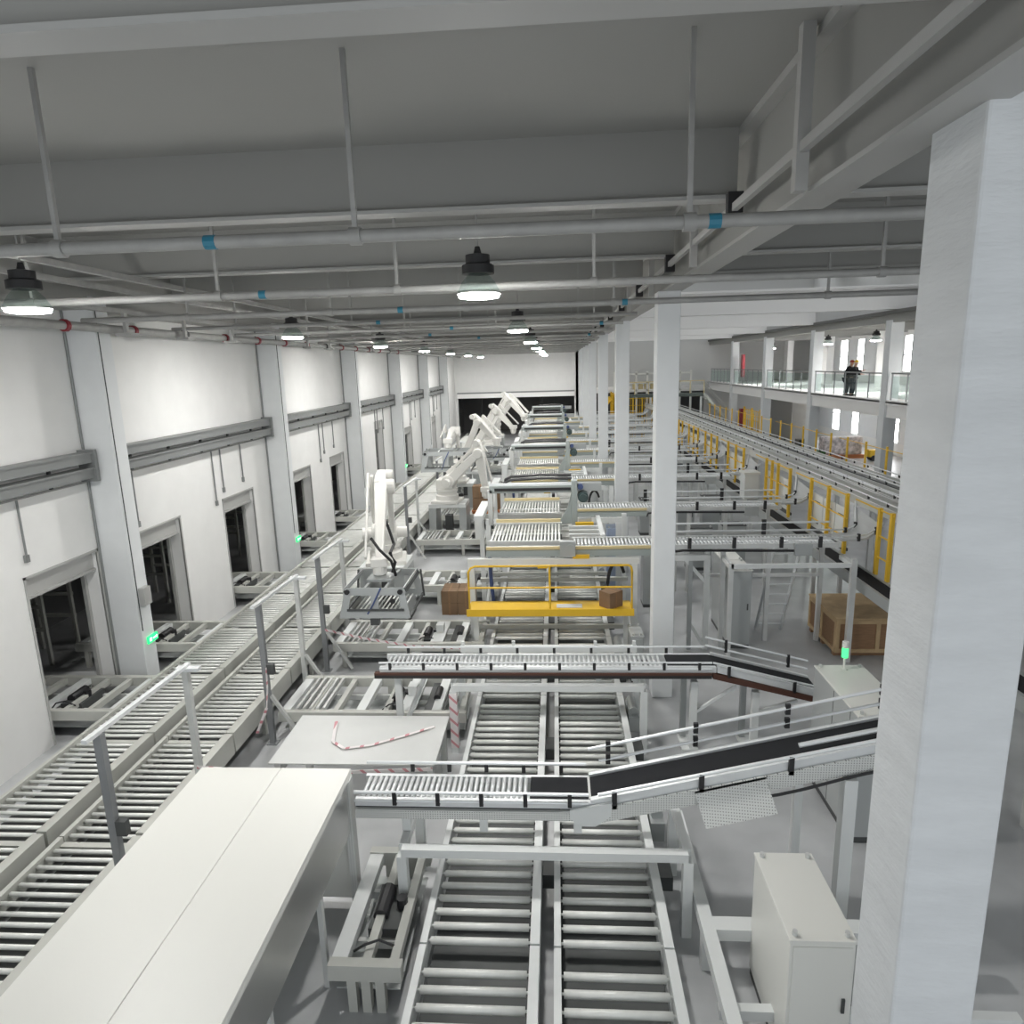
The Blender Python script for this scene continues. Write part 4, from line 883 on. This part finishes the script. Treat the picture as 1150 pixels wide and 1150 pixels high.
for i, y in enumerate((46.0,47.6)):
    tag(MB().box(16.4,17.8,y,y+1.2,0,.9).box(16.6,17.2,y+.1,y+.9,.9,1.5).build('machine_part', 'dark' if i else 'green'), ('green','dark')[i]+' heap of machine parts on the floor behind the yellow posts', 'machine')
t = thing('wrapped_goods', 'row of wrapped goods with speckled film under the mezzanine', 'goods', (20,49.5,0))
MB().box(18.7,21.4,48.9,49.8,.25,1.5).build('wrapped_bundle', 'goods', t, bev=.1); MB().box(18.6,21.5,48.8,49.9,0,.25).build('skid', 'pallet', t)
t = thing('yellow_sweeper', 'yellow floor machine parked beside the speckled wrapped goods', 'machine', (22,47.8,0))
MB().box(21.9,22.6,47.3,47.9,.25,1.6).box(21.2,22.0,47.3,47.9,.25,.75).build('body', 'yellow', t, bev=.05); MB().box(21.95,22.5,47.28,47.31,1.0,1.5).build('opening', 'brown', t)
for x in (21.5,22.3): MB().cyl((x,47.25,.2),(x,47.95,.2),.2,14).build('wheel', 'black', t)
tag(MB().box(19.0,22,29.5,32.2,0,.9).build('low_wall', 'wall'), 'low white block under the near mezzanine window', 'block')
for i,(x,y) in enumerate(((9.2,28.0),)):
    t = thing('white_cabin', 'white box cabinet beside the main line with a flat bright top', 'cabinet', (6.6,27.6,0))
    MB().box(6.85,7.35,25.0,25.6,1.97,2.9).build('body', 'framew', t); MB().box(6.8,7.4,24.95,25.65,2.9,2.97).build('roof_plate', 'white', t)

# ------------------------------------------------------------------ people on the mezzanine
def skin_body(name, verts, edges, radii, m, parent, root=0, lvl=1):
    me = bpy.data.meshes.new(name); me.from_pydata(verts, edges, []); me.materials.append(M[m])
    o = bpy.data.objects.new(name, me); COL.objects.link(o); o.parent = parent; o.matrix_parent_inverse = WM[parent].inverted(); WM[o] = Matrix.Identity(4)
    sk = o.modifiers.new('skin', 'SKIN'); sk.use_smooth_shade = True
    d = me.skin_vertices[0].data if me.skin_vertices else None
    if d is None:
        me.attributes; bpy.context.view_layer.objects.active = o
        bpy.ops.object.modifier_add if 0 else None
    for i, r in enumerate(radii):
        me.skin_vertices[0].data[i].radius = (r, r); me.skin_vertices[0].data[i].use_root = i == root
    s = o.modifiers.new('sub', 'SUBSURF'); s.levels = s.render_levels = lvl
    return o
def person(label, x, y, z, ang, hat, point=False, lean=.12):
    t = thing('person', label, 'person', (x,y,z))
    f = Vector((math.cos(ang),math.sin(ang),0)); s = Vector((-f.y,f.x,0)); o = Vector((x,y,z)); U = Vector((0,0,1))
    def P(a, b, c): return tuple(o + f*a + s*b + U*c)
    ln = lean
    V = [P(0,0,.95),P(.03,0,1.15),P(ln*.8,0,1.38),P(ln,0,1.5),P(ln+.04,0,1.6),P(ln+.05,0,1.7)]
    E = [(0,1),(1,2),(2,3),(3,4),(4,5)]; Rr = [.15,.14,.16,.065,.1,.1]
    hands = []
    for sd in (1,-1):
        i = len(V); V += [P(.0,sd*.1,.88),P(.03,sd*.11,.5),P(-.02,sd*.11,.09),P(.12,sd*.12,.04)]; E += [(0,i),(i,i+1),(i+1,i+2),(i+2,i+3)]; Rr += [.09,.065,.045,.035]
        i = len(V)
        if point and sd == -1: arm = [P(ln*.8,sd*.2,1.38),P(ln+.22,sd*.26,1.22),P(ln+.48,sd*.2,1.28)]
        else: arm = [P(ln*.8,sd*.2,1.38),P(ln+.02,sd*.27,1.12),P(ln+.24,sd*.2,1.1)]
        V += arm; E += [(2,i),(i,i+1),(i+1,i+2)]; Rr += [.065,.05,.033]
        w = i+2; hands.append(w); d = (Vector(arm[2])-Vector(arm[1])).normalized()
        j = len(V); V.append(tuple(Vector(arm[2])+d*.08)); E.append((w,j)); Rr.append(.03)
        for q in range(4):
            k = len(V); off = s*(q-1.5)*.022; V += [tuple(Vector(arm[2])+d*.13+off), tuple(Vector(arm[2])+d*(.175-.01*abs(q-1.5))+off-U*.015)]; E += [(j,k),(k,k+1)]; Rr += [.009,.008]
        k = len(V); V += [tuple(Vector(arm[2])+d*.06-s*sd*.045), tuple(Vector(arm[2])+d*.1-s*sd*.055)]; E += [(w,k),(k,k+1)]; Rr += [.011,.009]
    skin_body('body', V, E, Rr, 'skin', t)
    def sub(idx_pts, edges, rad, nm, m): skin_body(nm, idx_pts, edges, rad, m, t)
    JV = [P(0,0,.86),P(.03,0,1.12),P(ln*.8,0,1.36),P(ln+.01,0,1.54)]; JE = [(0,1),(1,2),(2,3)]; JR = [.22,.21,.235,.095]
    for sd, base in ((1,None),(-1,None)):
        i = len(JV)
        arm = [P(ln*.8,sd*.2,1.38),P(ln+.22,sd*.26,1.22),P(ln+.45,sd*.2,1.275)] if point and sd == -1 else [P(ln*.8,sd*.2,1.38),P(ln+.02,sd*.27,1.12),P(ln+.21,sd*.2,1.1)]
        JV += arm; JE += [(2,i),(i,i+1),(i+1,i+2)]; JR += [.115,.095,.07]
    sub(JV, JE, JR, 'jacket', 'cloth')
    TV = [P(0,0,.93)]; TE = []; TR = [.175]
    for sd in (1,-1):
        i = len(TV); TV += [P(.0,sd*.1,.84),P(.03,sd*.11,.5),P(-.02,sd*.11,.1)]; TE += [(0,i),(i,i+1),(i+1,i+2)]; TR += [.135,.105,.085]
    sub(TV, TE, TR, 'trousers', 'trouser')
    h = o + f*(ln+.055) + U*1.70
    MB().lathe([(.155,-.01),(.15,.01),(.118,.012),(.112,.05),(.085,.1),(.03,.125)], tuple(h), 18).build('helmet', hat, t, smooth=True)
    for sd in (1,-1):
        q = o + f*-.02 + s*sd*.11; MB().obox(tuple(q+f*.06+U*.045),(.28,.1,.09),ang).build('boot', 'black', t, bev=.02)
    fc = o + f*(ln+.135) + U*1.65
    MB().obox(tuple(fc+f*.005),(.03,.022,.045),ang).build('nose', 'skin', t); MB().obox(tuple(fc-U*.05),(.012,.05,.012),ang).build('mouth', 'redhat', t)
    for sd in (1,-1):
        MB().obox(tuple(fc+s*sd*.032+U*.03-f*.002),(.012,.022,.012),ang).build('eye', 'black', t); MB().obox(tuple(o+f*(ln+.05)+s*sd*.09+U*1.65),(.03,.015,.055),ang).build('ear', 'skin', t)
    return t
try:
    person('person in black jacket and dark red helmet leaning at the balustrade, left of two', 15.2, 37.2, 5.0, -.75, 'redhat', False, .16)
    person('person in black jacket and yellow helmet pointing to the right, right of two', 15.3, 36.72, 5.0, -.85, 'yellowhat', True, .1)
except Exception as e:
    print('PERSON', e)

# ------------------------------------------------------------------ world and view
w = bpy.data.worlds.new('world'); C.world = w; w.use_nodes = True
bg = w.node_tree.nodes['Background']; bg.inputs[0].default_value = (.93,.97,1,1); bg.inputs[1].default_value = .85
C.view_settings.view_transform = 'Standard'; C.view_settings.look = 'None'; C.view_settings.gamma = 1; C.view_settings.use_curve_mapping = False
C.view_settings.exposure = 0.47
C.cycles.max_bounces = 8; C.cycles.diffuse_bounces = 5; C.cycles.transparent_max_bounces = 12
C.cycles.sample_clamp_indirect = 8
